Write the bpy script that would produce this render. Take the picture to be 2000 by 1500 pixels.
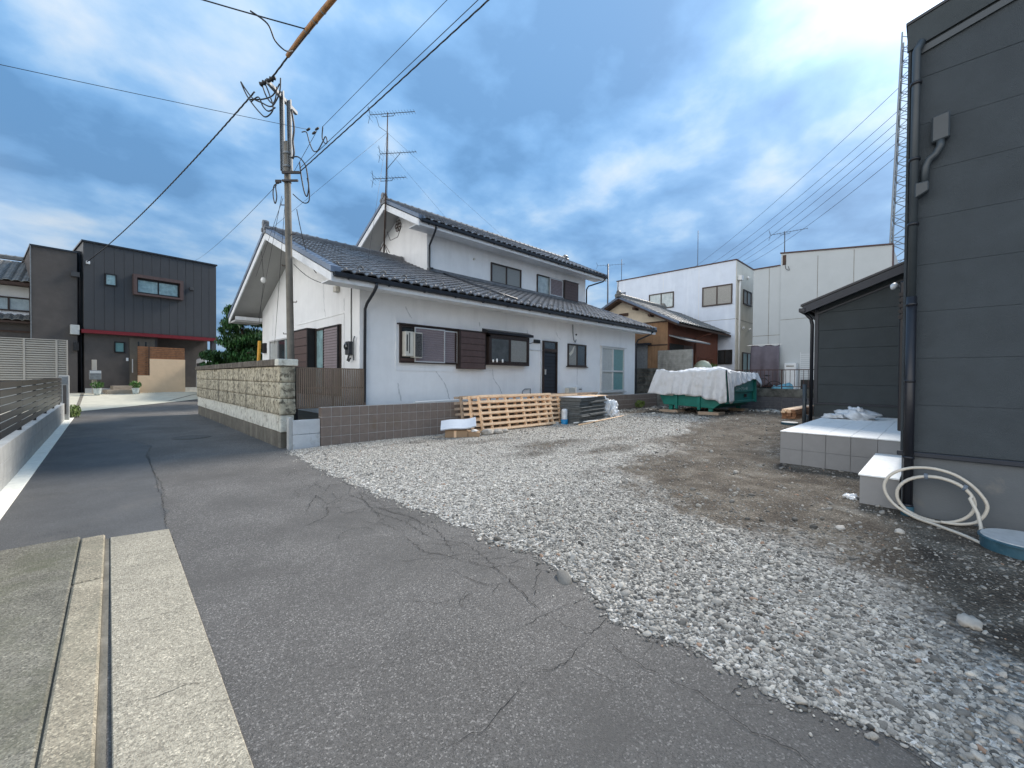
import bpy, bmesh, math, random
import numpy as np
from mathutils import Vector, Matrix
for o in list(bpy.data.objects): bpy.data.objects.remove(o)
random.seed(7); RNG=np.random.default_rng(11)
SC=bpy.context.scene; COL=SC.collection
V=Vector
# ------------------------------------------------------------------ camera
H=1.42
yaw,pitch,roll=math.radians(45.6),math.radians(.80),math.radians(.43)
Rp=np.array([[1,0,0],[0,math.cos(pitch),-math.sin(pitch)],[0,math.sin(pitch),math.cos(pitch)]])
Rr=np.array([[math.cos(roll),-math.sin(roll),0],[math.sin(roll),math.cos(roll),0],[0,0,1]])
W2C=Rr@Rp@np.array([[math.sin(yaw),-math.cos(yaw),0],[0,0,-1],[math.cos(yaw),math.sin(yaw),0]])
cam=bpy.data.cameras.new('camera'); camo=bpy.data.objects.new('camera',cam); COL.objects.link(camo)
cam.sensor_width=36; cam.lens=812/2000*36; cam.clip_start=.05; cam.clip_end=3000
r0,r1,r2=W2C
camo.matrix_world=Matrix(((r0[0],-r1[0],-r2[0],0),(r0[1],-r1[1],-r2[1],0),(r0[2],-r1[2],-r2[2],H),(0,0,0,1)))
SC.camera=camo
# ------------------------------------------------------------------ sky, sun, exposure
SUN_EL,SUN_AZ=math.radians(38),math.radians(0)      # azimuth measured from +X towards +Y
sd=V((math.cos(SUN_EL)*math.cos(SUN_AZ),math.cos(SUN_EL)*math.sin(SUN_AZ),math.sin(SUN_EL)))
W=bpy.data.worlds.new('World'); SC.world=W; W.use_nodes=True
nt=W.node_tree; N=nt.nodes; L=nt.links; N.clear()
def nd(t,nt_=None,**k):
    n=(nt_ or nt).nodes.new(t)
    for a,b in k.items(): setattr(n,a,b)
    return n
def mth(op,a,b=None,nt_=None,clamp=False):
    t=nt_ or nt; n=t.nodes.new('ShaderNodeMath'); n.operation=op; n.use_clamp=clamp
    for i,x in enumerate((a,b)):
        if x is None: continue
        if isinstance(x,(int,float)): n.inputs[i].default_value=x
        else: t.links.new(x,n.inputs[i])
    return n.outputs[0]
out=nd('ShaderNodeOutputWorld'); bg=nd('ShaderNodeBackground'); bg.inputs[1].default_value=.1
sky=nd('ShaderNodeTexSky',sky_type='NISHITA'); sky.sun_disc=False; sky.sun_elevation=SUN_EL; sky.sun_rotation=math.pi/2-SUN_AZ
sky.altitude=50; sky.air_density=1.0; sky.dust_density=1.2; sky.ozone_density=2.0
tc=nd('ShaderNodeTexCoord'); nrm=nd('ShaderNodeVectorMath',operation='NORMALIZE'); L.new(tc.outputs['Generated'],nrm.inputs[0])
sp=nd('ShaderNodeSeparateXYZ'); L.new(nrm.outputs[0],sp.inputs[0])
zc=mth('MAXIMUM',sp.outputs[2],0.0); den=mth('ADD',zc,.22)
cb=nd('ShaderNodeCombineXYZ'); L.new(mth('DIVIDE',sp.outputs[0],den),cb.inputs[0]); L.new(mth('DIVIDE',sp.outputs[1],den),cb.inputs[1]); cb.inputs[2].default_value=6.3
def noise(scale,detail,rough,dist,vec,nt_=None):
    t=nt_ or nt; n=t.nodes.new('ShaderNodeTexNoise'); n.inputs['Scale'].default_value=scale; n.inputs['Detail'].default_value=detail
    n.inputs['Roughness'].default_value=rough; n.inputs['Distortion'].default_value=dist
    if vec is not None: t.links.new(vec,n.inputs['Vector'])
    return n.outputs[0]
def ramp(fac,stops,nt_=None,interp='LINEAR'):
    t=nt_ or nt; r=t.nodes.new('ShaderNodeValToRGB'); t.links.new(fac,r.inputs[0]); e=r.color_ramp.elements; r.color_ramp.interpolation=interp
    while len(e)<len(stops): e.new(.5)
    for x,(p,c) in zip(e,stops):
        x.position=p; x.color=(c,c,c,1) if isinstance(c,(int,float)) else (*c,1)
    return r.outputs[0]
n1=noise(3.1,9,.52,.1,cb.outputs[0]); n2=noise(1.0,5,.5,.2,cb.outputs[0])
nn=mth('ADD',mth('MULTIPLY',n1,.60),mth('MULTIPLY',n2,.40))
# brightness of cloud by thickness; forward scattering brightens the cloud round the sun
dt=nd('ShaderNodeVectorMath',operation='DOT_PRODUCT'); L.new(nrm.outputs[0],dt.inputs[0]); dt.inputs[1].default_value=sd
glow=mth('POWER',mth('MAXIMUM',dt.outputs['Value'],0.0),110)
glow2=mth('POWER',mth('MAXIMUM',dt.outputs['Value'],0.0),3.2)
cl=ramp(nn,[(.39,(.12,.35,.70)),(.45,(.19,.47,.88)),(.505,(.29,.59,1.0)),(.56,(.50,.76,1.08)),(.65,(.86,.98,1.1))])
low=ramp(zc,[(0,.62),(.18,.25),(.45,0)])
hz=nd('ShaderNodeMix',data_type='RGBA'); L.new(mth('MULTIPLY',low,.5),hz.inputs[0]); L.new(cl,hz.inputs[6]); hz.inputs[7].default_value=(.62,.76,.93,1)
gl=nd('ShaderNodeVectorMath',operation='SCALE'); ws=nd('ShaderNodeMix',data_type='RGBA'); L.new(mth('POWER',mth('MAXIMUM',dt.outputs['Value'],0.0),150,clamp=True),ws.inputs[0]); L.new(hz.outputs[2],ws.inputs[6]); ws.inputs[7].default_value=(.98,.99,1.0,1); L.new(ws.outputs[2],gl.inputs[0])
zen=mth('ADD',mth('MULTIPLY',zc,1.0),.72)     # overcast dome: brighter overhead than at the horizon
L.new(mth('MULTIPLY',zen,mth('ADD',mth('ADD',mth('MULTIPLY',glow,2.4),mth('MULTIPLY',glow2,.06)),.92)),gl.inputs['Scale'])
wz=nd('ShaderNodeMix',data_type='RGBA'); L.new(mth('MULTIPLY',mth('POWER',zc,2.0),.30),wz.inputs[0]); L.new(gl.outputs[0],wz.inputs[6]); wz.inputs[7].default_value=(.95,.97,.98,1)
sc10=nd('ShaderNodeVectorMath',operation='SCALE'); # unseen cloud opposite the sun made whiter, like front-lit cloud, added to light facades
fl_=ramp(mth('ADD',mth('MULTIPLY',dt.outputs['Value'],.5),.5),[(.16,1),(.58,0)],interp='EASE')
fill_mix=nd('ShaderNodeMix',data_type='RGBA'); L.new(mth('MULTIPLY',fl_,mth('ADD',mth('MULTIPLY',nn,.9),.45)),fill_mix.inputs[0]); L.new(wz.outputs[2],fill_mix.inputs[6]); fill_mix.inputs[7].default_value=(3.75,3.62,3.45,1)
L.new(fill_mix.outputs[2],sc10.inputs[0]); sc10.inputs['Scale'].default_value=3.9
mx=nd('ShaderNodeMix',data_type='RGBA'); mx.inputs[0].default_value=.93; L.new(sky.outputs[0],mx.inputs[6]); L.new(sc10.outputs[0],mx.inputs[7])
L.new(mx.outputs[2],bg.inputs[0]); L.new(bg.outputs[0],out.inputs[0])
sl=bpy.data.lights.new('sun','SUN'); sl.energy=2.5; sl.angle=math.radians(17); sl.color=(1,.92,.82)
so=bpy.data.objects.new('sun',sl); COL.objects.link(so); so.rotation_euler=sd.to_track_quat('Z','Y').to_euler(); so.location=(0,0,30)
SC.view_settings.view_transform='Standard'; SC.view_settings.look='None'; SC.view_settings.gamma=1; SC.view_settings.exposure=1.1
SC.view_settings.use_curve_mapping=False
# ------------------------------------------------------------------ helpers
WORLD={}
def wloc(o): return WORLD.get(o.name,V((0,0,0))) if o else V((0,0,0))
def thing(name,label,cat,loc,group=None):
    o=bpy.data.objects.new(name,None); COL.objects.link(o); o.location=loc; o.empty_display_size=.2
    o['label']=label; o['category']=cat
    if group: o['group']=group
    WORLD[o.name]=V(loc); return o
def tag(o,label,cat,group=None):
    o['label']=label; o['category']=cat
    if group: o['group']=group
    return o
class Fr:   # a wall frame: a along the wall, d outwards, z up
    def __init__(s,o,ea,ed,eu=(0,0,1)): s.o,s.a,s.d,s.u=V(o),V(ea),V(ed),V(eu)
    def p(s,a,d,z): return s.o+s.a*a+s.d*d+s.u*z
ID=Fr((0,0,0),(1,0,0),(0,1,0))
class MB:
    def __init__(s): s.v=[]; s.f=[]
    def add(s,vs,fs):
        n=len(s.v); s.v+=[V(x) for x in vs]; s.f+=[tuple(i+n for i in f) for f in fs]; return s
    def box(s,a0,a1,d0,d1,z0,z1,F=ID):
        vs=[F.p(a,d,z) for z in (z0,z1) for a,d in ((a0,d0),(a1,d0),(a1,d1),(a0,d1))]
        return s.add(vs,[(0,3,2,1),(4,5,6,7),(0,1,5,4),(1,2,6,5),(2,3,7,6),(3,0,4,7)])
    def prism(s,poly,ext):  # poly of 3-D points, extruded by vector
        n=len(poly); e=V(ext); vs=[V(p) for p in poly]+[V(p)+e for p in poly]
        return s.add(vs,[tuple(range(n))[::-1],tuple(range(n,2*n))]+[(i,(i+1)%n,n+(i+1)%n,n+i) for i in range(n)])
    def tube(s,pts,r,n=6,cap=True):
        pts=[V(p) for p in pts]; R=r if isinstance(r,(list,tuple)) else [r]*len(pts); base=len(s.v); prev=None
        for i,p in enumerate(pts):
            t=(pts[min(i+1,len(pts)-1)]-pts[max(i-1,0)]).normalized()
            if prev is None:
                u=t.cross(V((0,0,1)));  u=u if u.length>1e-3 else V((1,0,0))
            else: u=prev-t*prev.dot(t)
            u.normalize(); prev=u; w=t.cross(u)
            s.v+=[p+(u*math.cos(2*math.pi*k/n)+w*math.sin(2*math.pi*k/n))*R[i] for k in range(n)]
        for i in range(len(pts)-1):
            for k in range(n):
                a=base+i*n+k; b=base+i*n+(k+1)%n; s.f.append((a,b,b+n,a+n))
        if cap:
            s.f.append(tuple(base+k for k in range(n))[::-1]); e=base+(len(pts)-1)*n; s.f.append(tuple(e+k for k in range(n)))
        return s
    def lathe(s,c,prof,n=20,ax=(0,0,1)):
        c=V(c); q=V((0,0,1)).rotation_difference(V(ax)); base=len(s.v)
        for r,z in prof: s.v+=[c+q@V((r*math.cos(2*math.pi*k/n),r*math.sin(2*math.pi*k/n),z)) for k in range(n)]
        for i in range(len(prof)-1):
            for k in range(n):
                a=base+i*n+k; b=base+i*n+(k+1)%n; s.f.append((a,b,b+n,a+n))
        s.f.append(tuple(base+k for k in range(n))[::-1]); e=base+(len(prof)-1)*n; s.f.append(tuple(e+k for k in range(n)))
        return s
    def grid(s,rows):
        base=len(s.v); n=len(rows[0])
        for r in rows: s.v+=[V(p) for p in r]
        for i in range(len(rows)-1):
            for j in range(n-1):
                a=base+i*n+j; s.f.append((a,a+1,a+n+1,a+n))
        return s
    def build(s,name,mat,parent=None,bev=0,smooth=False,recalc=True,kind=None,solid=0):
        lo=V((min(v[i] for v in s.v) for i in range(3))); hi=V((max(v[i] for v in s.v) for i in range(3)))
        c=(lo+hi)/2 if parent else V(((lo.x+hi.x)/2,(lo.y+hi.y)/2,lo.z))
        me=bpy.data.meshes.new(name); me.from_pydata([v-c for v in s.v],[],s.f)
        if recalc or bev:
            bm=bmesh.new(); bm.from_mesh(me)
            if recalc: bmesh.ops.recalc_face_normals(bm,faces=bm.faces)
            if bev: bmesh.ops.bevel(bm,geom=[e for e in bm.edges if e.is_manifold and e.calc_face_angle(0)>.5],offset=bev,segments=1,affect='EDGES',profile=.5)
            bm.to_mesh(me); bm.free()
        if smooth: me.polygons.foreach_set('use_smooth',[True]*len(me.polygons))
        if mat: me.materials.append(mat)
        return link(name,me,c,parent,kind,solid)
def link(name,me,c,parent=None,kind=None,solid=0,rot=None):
    o=bpy.data.objects.new(name,me); COL.objects.link(o); o.location=V(c)-wloc(parent); WORLD[o.name]=V(c)
    if rot: o.rotation_euler=rot
    if parent: o.parent=parent
    if kind: o['kind']=kind
    if solid:
        m=o.modifiers.new('solid','SOLIDIFY'); m.thickness=solid
    return o
def bx(name,mat,parent,a0,a1,d0,d1,z0,z1,F=ID,bev=0,kind=None): return MB().box(a0,a1,d0,d1,z0,z1,F).build(name,mat,parent,bev=bev,kind=kind)
# ------------------------------------------------------------------ materials
def mat(name,col,rough=.7,var=.12,scale=6,bump=0,bscale=80,metal=0,spec=.4,rv=0,streak=None,speck=None,coat=0,stain=None,alpha=1,bump2=0,b2scale=4):
    """speck=(scale,dark,light): fine grain; streak=(amount,colour): vertical weather streaks; stain=(scale,lo,hi,colour)"""
    m=bpy.data.materials.new(name); m.use_nodes=True; t=m.node_tree; b=t.nodes['Principled BSDF']; lk=t.links.new
    geo=t.nodes.new('ShaderNodeNewGeometry'); pos=geo.outputs['Position']
    def mixc(fac,a,c,bt='MIX'):
        x=t.nodes.new('ShaderNodeMix'); x.data_type='RGBA'; x.blend_type=bt
        if isinstance(fac,(int,float)): x.inputs[0].default_value=fac
        else: lk(fac,x.inputs[0])
        for i,q in ((6,a),(7,c)):
            if isinstance(q,tuple): x.inputs[i].default_value=(*q[:3],1)
            else: lk(q,x.inputs[i])
        return x.outputs[2]
    n=noise(scale,6,.6,.2,pos,t); f=ramp(n,[(.3,0),(.7,1)],t)
    c=mixc(f,tuple(x*(1-var) for x in col),tuple(min(1,x*(1+var)) for x in col))
    if rv:
        oi=t.nodes.new('ShaderNodeObjectInfo'); f=mth('ADD',mth('MULTIPLY',oi.outputs['Random'],2*rv),1-rv,t)
        s=t.nodes.new('ShaderNodeVectorMath'); s.operation='SCALE'; lk(c,s.inputs[0]); lk(f,s.inputs['Scale']); c=s.outputs[0]
    if speck:
        vo=t.nodes.new('ShaderNodeTexVoronoi'); vo.inputs['Scale'].default_value=speck[0]; lk(pos,vo.inputs['Vector'])
        bw=t.nodes.new('ShaderNodeSeparateColor'); lk(vo.outputs['Color'],bw.inputs[0])
        k=ramp(bw.outputs[0],[(0,speck[1]),(.55,1.0),(.86,1.05),(.97,speck[2])],t); 
        s=t.nodes.new('ShaderNodeMix'); s.data_type='RGBA'; s.blend_type='MULTIPLY'; s.inputs[0].default_value=1; lk(c,s.inputs[6]); lk(k,s.inputs[7]); c=s.outputs[2]
    if streak:
        mp=t.nodes.new('ShaderNodeMapping'); mp.inputs['Scale'].default_value=(1,1,.12); lk(pos,mp.inputs[0])
        k=ramp(noise(streak[2] if len(streak)>2 else 5,5,.65,0,mp.outputs[0],t),[(.5,0),(.72,1)],t)
        c=mixc(mth('MULTIPLY',k,streak[0],t),c,streak[1])
    if stain:
        k=ramp(noise(stain[0],7,.65,.4,pos,t),[(stain[1],0),(stain[2],1)],t); c=mixc(k,c,stain[3])
    lk(c,b.inputs['Base Color']); b.inputs['Roughness'].default_value=rough; b.inputs['Metallic'].default_value=metal
    b.inputs['Specular IOR Level'].default_value=spec
    if coat: b.inputs['Coat Weight'].default_value=coat
    if alpha<1: b.inputs['Alpha'].default_value=alpha
    if bump:
        bp=t.nodes.new('ShaderNodeBump'); bp.inputs['Strength'].default_value=min(1,bump); bp.inputs['Distance'].default_value=.01
        lk(noise(bscale,4,.6,0,pos,t),bp.inputs['Height']); 
        if bump2:
            b2=t.nodes.new('ShaderNodeBump'); b2.inputs['Strength'].default_value=bump2; b2.inputs['Distance'].default_value=.05
            lk(noise(b2scale,4,.6,0,pos,t),b2.inputs['Height']); lk(b2.outputs[0],bp.inputs['Normal'])
        lk(bp.outputs[0],b.inputs['Normal'])
    return m
M={}
M['stucco']=mat('stucco',(.80,.81,.815),.85,.04,2.5,.9,70,streak=(.25,(.58,.59,.60),3))
M['white_wood']=mat('white_painted_board',(.72,.74,.76),.6,.06,5,.2,60,streak=(.3,(.5,.5,.48),6))
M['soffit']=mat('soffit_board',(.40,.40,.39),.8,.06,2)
M['tile']=mat('glazed_roof_tile',(.11,.111,.116),.43,.35,9,.25,40,spec=.55,rv=.3)
M['tile_old']=mat('weathered_roof_tile',(.13,.13,.125),.5,.4,9,.3,30,rv=.3,stain=(3,.5,.75,(.22,.21,.19)))
M['verge']=mat('verge_tile',(.10,.13,.18),.4,.2,6,rv=.15)
M['gutter']=mat('dark_gutter',(.022,.026,.034),.4,.2,4)
M['brown_metal']=mat('bronze_aluminium',(.045,.032,.028),.42,.15,5,metal=.3)
M['dark_metal']=mat('dark_bronze',(.02,.019,.022),.4,.15,5,metal=.3)
M['brown_board']=mat('brown_board',(.062,.040,.037),.5,.15,12,.1,40,rv=.12,streak=(.3,(.11,.085,.08),8))
M['louver']=mat('mauve_louver',(.16,.13,.135),.5,.08,5,rv=.06)
M['silver']=mat('silver_frame',(.62,.63,.63),.4,.06,5,metal=.4)
M['glass']=mat('dark_glass',(.030,.036,.04),.06,.3,3,spec=.8)
M['glass_curtain']=mat('curtained_glass',(.33,.40,.42),.12,.25,4,spec=.7,streak=(.5,(.5,.55,.56),14))
M['glass_grey']=mat('grey_glass',(.085,.095,.10),.14,.25,5,spec=.7)
M['glass_frost']=mat('frosted_glass',(.23,.23,.215),.32,.2,30,.2,120,spec=.6)
M['glass_green']=mat('green_frosted_glass',(.13,.27,.27),.28,.12,20,spec=.6)
M['glass_pale']=mat('pale_frosted_glass',(.42,.44,.43),.3,.1,10,spec=.6)
M['white_metal']=mat('white_metal',(.66,.68,.69),.45,.06,4)
M['cream_plastic']=mat('aged_plastic',(.55,.53,.47),.5,.08,5)
M['coil']=mat('heat_exchanger',(.05,.05,.05),.6,1.4,45)
M['rubber']=mat('black_rubber',(.014,.014,.015),.55,.2,10)
M['cable']=mat('cable_sheath',(.02,.021,.024),.5,.2,10)
M['galv']=mat('galvanised_steel',(.20,.215,.225),.55,.2,12,metal=.2)
M['pole']=mat('pole_concrete',(.17,.155,.13),.85,.2,6,.35,60,streak=(.7,(.10,.095,.085),7))
M['orange']=mat('orange_sleeve',(.33,.16,.055),.5,.3,8,streak=(.6,(.12,.06,.03),5))
M['porcelain']=mat('white_porcelain',(.75,.75,.74),.15,.03,5)
M['oya']=mat('oya_stone',(.37,.335,.25),.95,.3,9,1,26,rv=.16,stain=(11,.50,.60,(.13,.115,.085)),streak=(1.0,(.055,.048,.038),4.2),bump2=.6,b2scale=14)
M['oya_cap']=mat('dark_cap_stone',(.085,.072,.058),.95,.5,9,1,26,rv=.2,streak=(.6,(.28,.25,.2),9),bump2=.4,b2scale=14)
M['oya_light']=mat('pale_stone',(.47,.46,.40),.95,.2,9,.9,30,rv=.05,stain=(6,.54,.68,(.2,.17,.12)),bump2=.4,b2scale=14)
M['old_concrete']=mat('stained_concrete',(.17,.155,.125),.92,.25,4,.6,50,streak=(.7,(.33,.30,.25),4),stain=(2,.55,.8,(.06,.055,.045)))
M['concrete']=mat('grey_concrete',(.36,.36,.345),.9,.12,5,.4,70,streak=(.4,(.22,.22,.2),4),rv=.06)
M['white_conc']=mat('white_concrete',(.60,.62,.63),.85,.1,5,.4,70,stain=(5,.56,.75,(.36,.36,.35)))
M['panel_slat']=mat('brown_slat',(.15,.112,.083),.5,.1,8,rv=.08)
M['block']=mat('brown_split_block',(.15,.12,.102),.85,.12,10,.5,90,rv=.10,stain=(1.3,.58,.8,(.17,.12,.07)))
M['mortar']=mat('mortar',(.42,.41,.39),.9,.15,9)
M['wood_new']=mat('new_pine',(.61,.435,.285),.7,.14,7,.2,40,rv=.10,streak=(.3,(.45,.28,.15),20))
M['wood_grey']=mat('weathered_pine',(.30,.23,.17),.8,.2,8,.3,40,rv=.2)
M['wood_brown']=mat('brown_timber',(.25,.13,.07),.7,.25,9,.2,40,rv=.2)
M['cardboard']=mat('cardboard',(.33,.23,.145),.85,.1,6)
M['foam']=mat('pale_foam_sheet',(.55,.60,.67),.6,.06,5)
M['slate']=mat('grey_foam_board',(.115,.13,.137),.65,.25,8,.2,40,rv=.45)
M['bag']=mat('white_plastic_bag',(.74,.77,.80),.35,.08,9,.6,16)
M['bag_clear']=mat('translucent_bag',(.58,.62,.66),.25,.15,9,.6,16)
M['blue_plastic']=mat('blue_plastic',(.012,.22,.48),.4,.08,6)
M['lid_side']=mat('blue_pvc',(.03,.085,.12),.45,.2,7,stain=(6,.6,.8,(.10,.17,.21)))
M['lid_top']=mat('pale_lid',(.40,.42,.43),.5,.12,14,.15,40)
M['green_paint']=mat('green_painted_steel',(.006,.165,.135),.45,.2,4,.1,30,stain=(4,.62,.85,(.02,.07,.05)))
M['tarp']=mat('pale_tarp',(.62,.63,.645),.8,.06,4,.8,16,stain=(2.5,.55,.8,(.45,.44,.41)),bump2=.9,b2scale=5)
M['letter']=mat('white_lettering',(.75,.78,.75),.6,.03,5)
M['brown_wall']=mat('rust_red_cladding',(.175,.062,.036),.7,.12,3,.15,40,streak=(.35,(.11,.045,.03),4))
M['tan_wall']=mat('tan_board_wall',(.26,.155,.085),.75,.15,4,.2,40,streak=(.5,(.15,.085,.045),9))
M['cream']=mat('cream_plaster',(.60,.53,.42),.85,.08,4,streak=(.2,(.4,.34,.26),4))
M['white_alc']=mat('pale_blue_panel',(.57,.63,.72),.75,.05,2,.1,30,streak=(.45,(.72,.77,.84),3))
M['cream_alc']=mat('cream_panel',(.62,.60,.53),.75,.05,2,streak=(.3,(.45,.43,.38),3))
M['grey_alc']=mat('light_grey_panel',(.44,.47,.48),.8,.03,2,.1,60)
M['maroon']=mat('maroon_trim',(.05,.02,.018),.5,.1,5)
M['blockg']=mat('grey_block',(.20,.20,.185),.9,.25,5,.5,60,rv=.2,streak=(.8,(.045,.045,.04),1.6))
M['blockdark']=mat('mossy_block',(.10,.10,.09),.9,.5,4,.5,60,rv=.3,stain=(3,.5,.7,(.018,.02,.018)))
M['darkblock']=mat('charcoal_block',(.075,.075,.082),.85,.2,8,.4,80,rv=.1)
M['railing']=mat('maroon_railing',(.055,.022,.02),.5,.15,8)
M['mesh_cloth']=mat('purple_mesh_sheet',(.12,.105,.125),.8,.12,4)
M['siding']=mat('dark_green_grey_siding',(.047,.059,.069),.75,.12,3,.8,160)
M['siding_w']=mat('blue_grey_siding',(.045,.056,.062),.75,.1,3,.7,160)
M['navy_trim']=mat('navy_trim',(.018,.024,.036),.45,.12,5)
M['pipe_black']=mat('black_pipe',(.012,.014,.02),.35,.15,6)
M['pipe_grey']=mat('blue_grey_pipe',(.040,.052,.062),.4,.1,6)
M['found']=mat('foundation_render',(.105,.118,.13),.85,.06,3,.25,60,stain=(2,.62,.85,(.20,.19,.17)))
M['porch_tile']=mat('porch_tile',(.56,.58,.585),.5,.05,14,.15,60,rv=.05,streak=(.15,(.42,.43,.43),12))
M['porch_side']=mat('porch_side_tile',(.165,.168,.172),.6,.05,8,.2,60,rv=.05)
M['grout']=mat('grout',(.36,.36,.36),.9,.06,8)
M['hose']=mat('cream_hose',(.50,.47,.41),.45,.08,12)
M['tape']=mat('grey_tape',(.12,.15,.19),.4,.1,5)
M['dark_siding']=mat('charcoal_metal_siding',(.050,.052,.056),.55,.06,3,.1,60)
M['brown_siding']=mat('brown_grey_siding',(.084,.075,.070),.8,.12,3,.8,120)
M['red_band']=mat('dark_red_fascia',(.155,.012,.018),.45,.12,5)
M['window_black']=mat('black_sash',(.012,.011,.011),.4,.1,5)
M['glass_teal']=mat('teal_curtain_glass',(.25,.38,.40),.1,.3,6,spec=.7,streak=(.4,(.48,.56,.56),12))
M['beige_wall']=mat('beige_render',(.68,.50,.33),.9,.05,4,.35,90)
M['cedar']=mat('cedar_slat',(.19,.085,.038),.65,.3,9,.2,50,rv=.35)
M['door']=mat('olive_door',(.11,.095,.075),.55,.12,6)
M['terracotta']=mat('step_tile',(.36,.30,.235),.8,.1,9,.2,50)
M['pot']=mat('glazed_pot',(.52,.58,.58),.3,.2,18)
M['leaf']=mat('leaf_green',(.045,.11,.022),.55,.5,3,rv=.2)
M['leaf_pine']=mat('pine_green',(.028,.085,.018),.55,.6,2)
M['leaf_weed']=mat('weed_green',(.12,.17,.045),.6,.4,9)
M['bark']=mat('bark',(.075,.055,.04),.9,.3,10,.6,40)
M['fence_louver']=mat('taupe_louver',(.265,.245,.215),.55,.05,5,rv=.04)
M['fence_dark']=mat('charcoal_slat',(.026,.024,.024),.32,.12,3,metal=.2)
M['wall_block_l']=mat('light_concrete_block',(.25,.255,.25),.9,.12,6,.4,80,rv=.05,streak=(.45,(.25,.26,.25),3),stain=(4,.6,.85,(.3,.31,.27)))
M['kerb_white']=mat('pale_kerb_slab',(.55,.545,.49),.9,.1,8,.4,80,rv=.07)
M['apron']=mat('exposed_aggregate',(.41,.37,.29),.92,.12,3,.9,150,speck=(135,.55,1.5),stain=(1.6,.56,.8,(.27,.25,.20)))
M['kerb_old']=mat('worn_kerb',(.33,.29,.215),.92,.2,4,.8,80,speck=(140,.55,1.5),stain=(2.2,.5,.75,(.17,.165,.12)))
M['slab_old']=mat('mossy_slab',(.19,.178,.142),.92,.25,3,.8,80,speck=(130,.5,1.6),stain=(1.5,.48,.72,(.115,.115,.075)))
M['forecourt']=mat('pale_concrete_paving',(.52,.50,.41),.9,.1,3,.3,70,stain=(1.2,.6,.8,(.40,.38,.31)))
M['earth']=mat('earth',(.10,.085,.065),.95,.3,3,.6,20)
M['crack']=mat('crack_tar',(.016,.016,.016),.95,.3,20)
M['repair']=mat('stucco_repair',(.56,.575,.585),.9,.2,12)
M['iron']=mat('cast_iron',(.085,.08,.075),.7,.25,20,.6,60)
M['stone']=mat('river_stone',(.30,.28,.25),.85,.25,9,.4,40,rv=.3)
M['van_white']=mat('white_car_paint',(.75,.77,.79),.2,.03,3,coat=.6)
M['van_glass']=mat('car_glass',(.02,.025,.03),.05,.2,3,spec=.8)
M['yellow']=mat('yellow_guard',(.65,.32,.03),.5,.12,8)
M['ant']=mat('antenna_metal',(.075,.08,.09),.5,.2,10,metal=.4)
M['rust']=mat('rusted_steel',(.06,.035,.025),.7,.3,12)
M['tank']=mat('pale_green_tank',(.40,.44,.34),.6,.25,5)
M['blue_sheet']=mat('blue_sheet',(.12,.30,.36),.6,.15,5)
M['tower']=mat('tower_steel',(.22,.25,.28),.5,.1,1,metal=.3)
M['yard']=mat('far_yard_ground',(.16,.15,.13),.95,.2,2)
# asphalt: aged, speckled, patched
def asphalt(name,base,fresh):
    m=mat(name,base,.86,.17,.9,.9,170,speck=(150,.55,2.1),stain=(.8,.42,.70,tuple(x*.66 for x in base)))
    return m
M['asphalt']=asphalt('aged_asphalt',(.146,.138,.129),0)
M['asphalt_patch']=mat('asphalt_patch',(.10,.10,.10),.84,.14,1.6,.6,170,speck=(190,.75,1.45),stain=(1.3,.55,.8,(.14,.133,.123)))
# ------------------------------------------------------------------ ground
def smooth(a,b,x): t=np.clip((np.asarray(x,float)-a)/(b-a),0,1); return t*t*(3-2*t)
def wob(x,y,s=1.0):
    x=np.asarray(x,float)*s; y=np.asarray(y,float)*s
    return (np.sin(1.3*x+.7*y+1)+np.sin(2.9*x-1.7*y+2)*.6+np.sin(-1.1*x+3.7*y+.3)*.6+np.sin(5.3*x+4.1*y)*.35+np.sin(9.7*x-7.9*y+4)*.25+np.sin(17*x+13*y+1)*.15+np.sin(-15*x+19*y+2)*.15)/3.1
def gz(x,y):   # height of lane, lot and forecourt
    x=np.asarray(x,float); y=np.asarray(y,float)
    lot=.21*smooth(9.5,15,x)*(1-smooth(9.2,12,y))
    return lot+.6*np.clip((y-20.2)/6,0,1)**1.25
g1=lambda x,y: float(gz(x,y))
def sheet(name,xs,ys,mt,dz=0,zf=gz,kind='structure',parent=None):
    X,Y=np.meshgrid(xs,ys,indexing='ij'); Z=zf(X,Y)+dz
    b=MB(); b.grid([[(X[i,j],Y[i,j],Z[i,j]) for j in range(X.shape[1])] for i in range(X.shape[0])])
    o=b.build(name,mt,parent,recalc=False,kind=kind)
    if (o.data.polygons[0].normal.z)<0: o.data.flip_normals()
    o.data.polygons.foreach_set('use_smooth',[True]*len(o.data.polygons)); return o
b=MB().add([(-900,-900,-.12),(900,-900,-.12),(900,900,-.12),(-900,900,-.12)],[(0,1,2,3)]); b.build('ground',M['earth'],recalc=False,kind='structure')
road=sheet('road',np.linspace(-.74,2.62,18),np.r_[-14,np.arange(-4,27.1,.5)],M['asphalt'],0)
sheet('side_street',np.linspace(2.62,30,30),np.r_[np.linspace(19.4,30,20)],M['asphalt'],-.004)
sheet('road_behind',np.linspace(-30,2.62,3),np.linspace(-40,-14,3),M['asphalt'],-.006)
# resurfaced strip of asphalt on the left half of the lane, with its ragged seam
rows=[]
for y in np.arange(4.95,13.6,.22):
    xe=np.interp(y,[4.9,6.1,8.1,9.8,11,12,13.6],[.41,.46,.51,.52,.66,.45,-.2])+.025*math.sin(y*7)+.02*math.sin(y*17)
    rows.append([(x,y,.004) for x in np.linspace(-.73,xe,6)])
o=MB().grid(rows).build('asphalt_patch',M['asphalt_patch'],road,recalc=False)
if o.data.polygons[0].normal.z<0: o.data.flip_normals()
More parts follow.
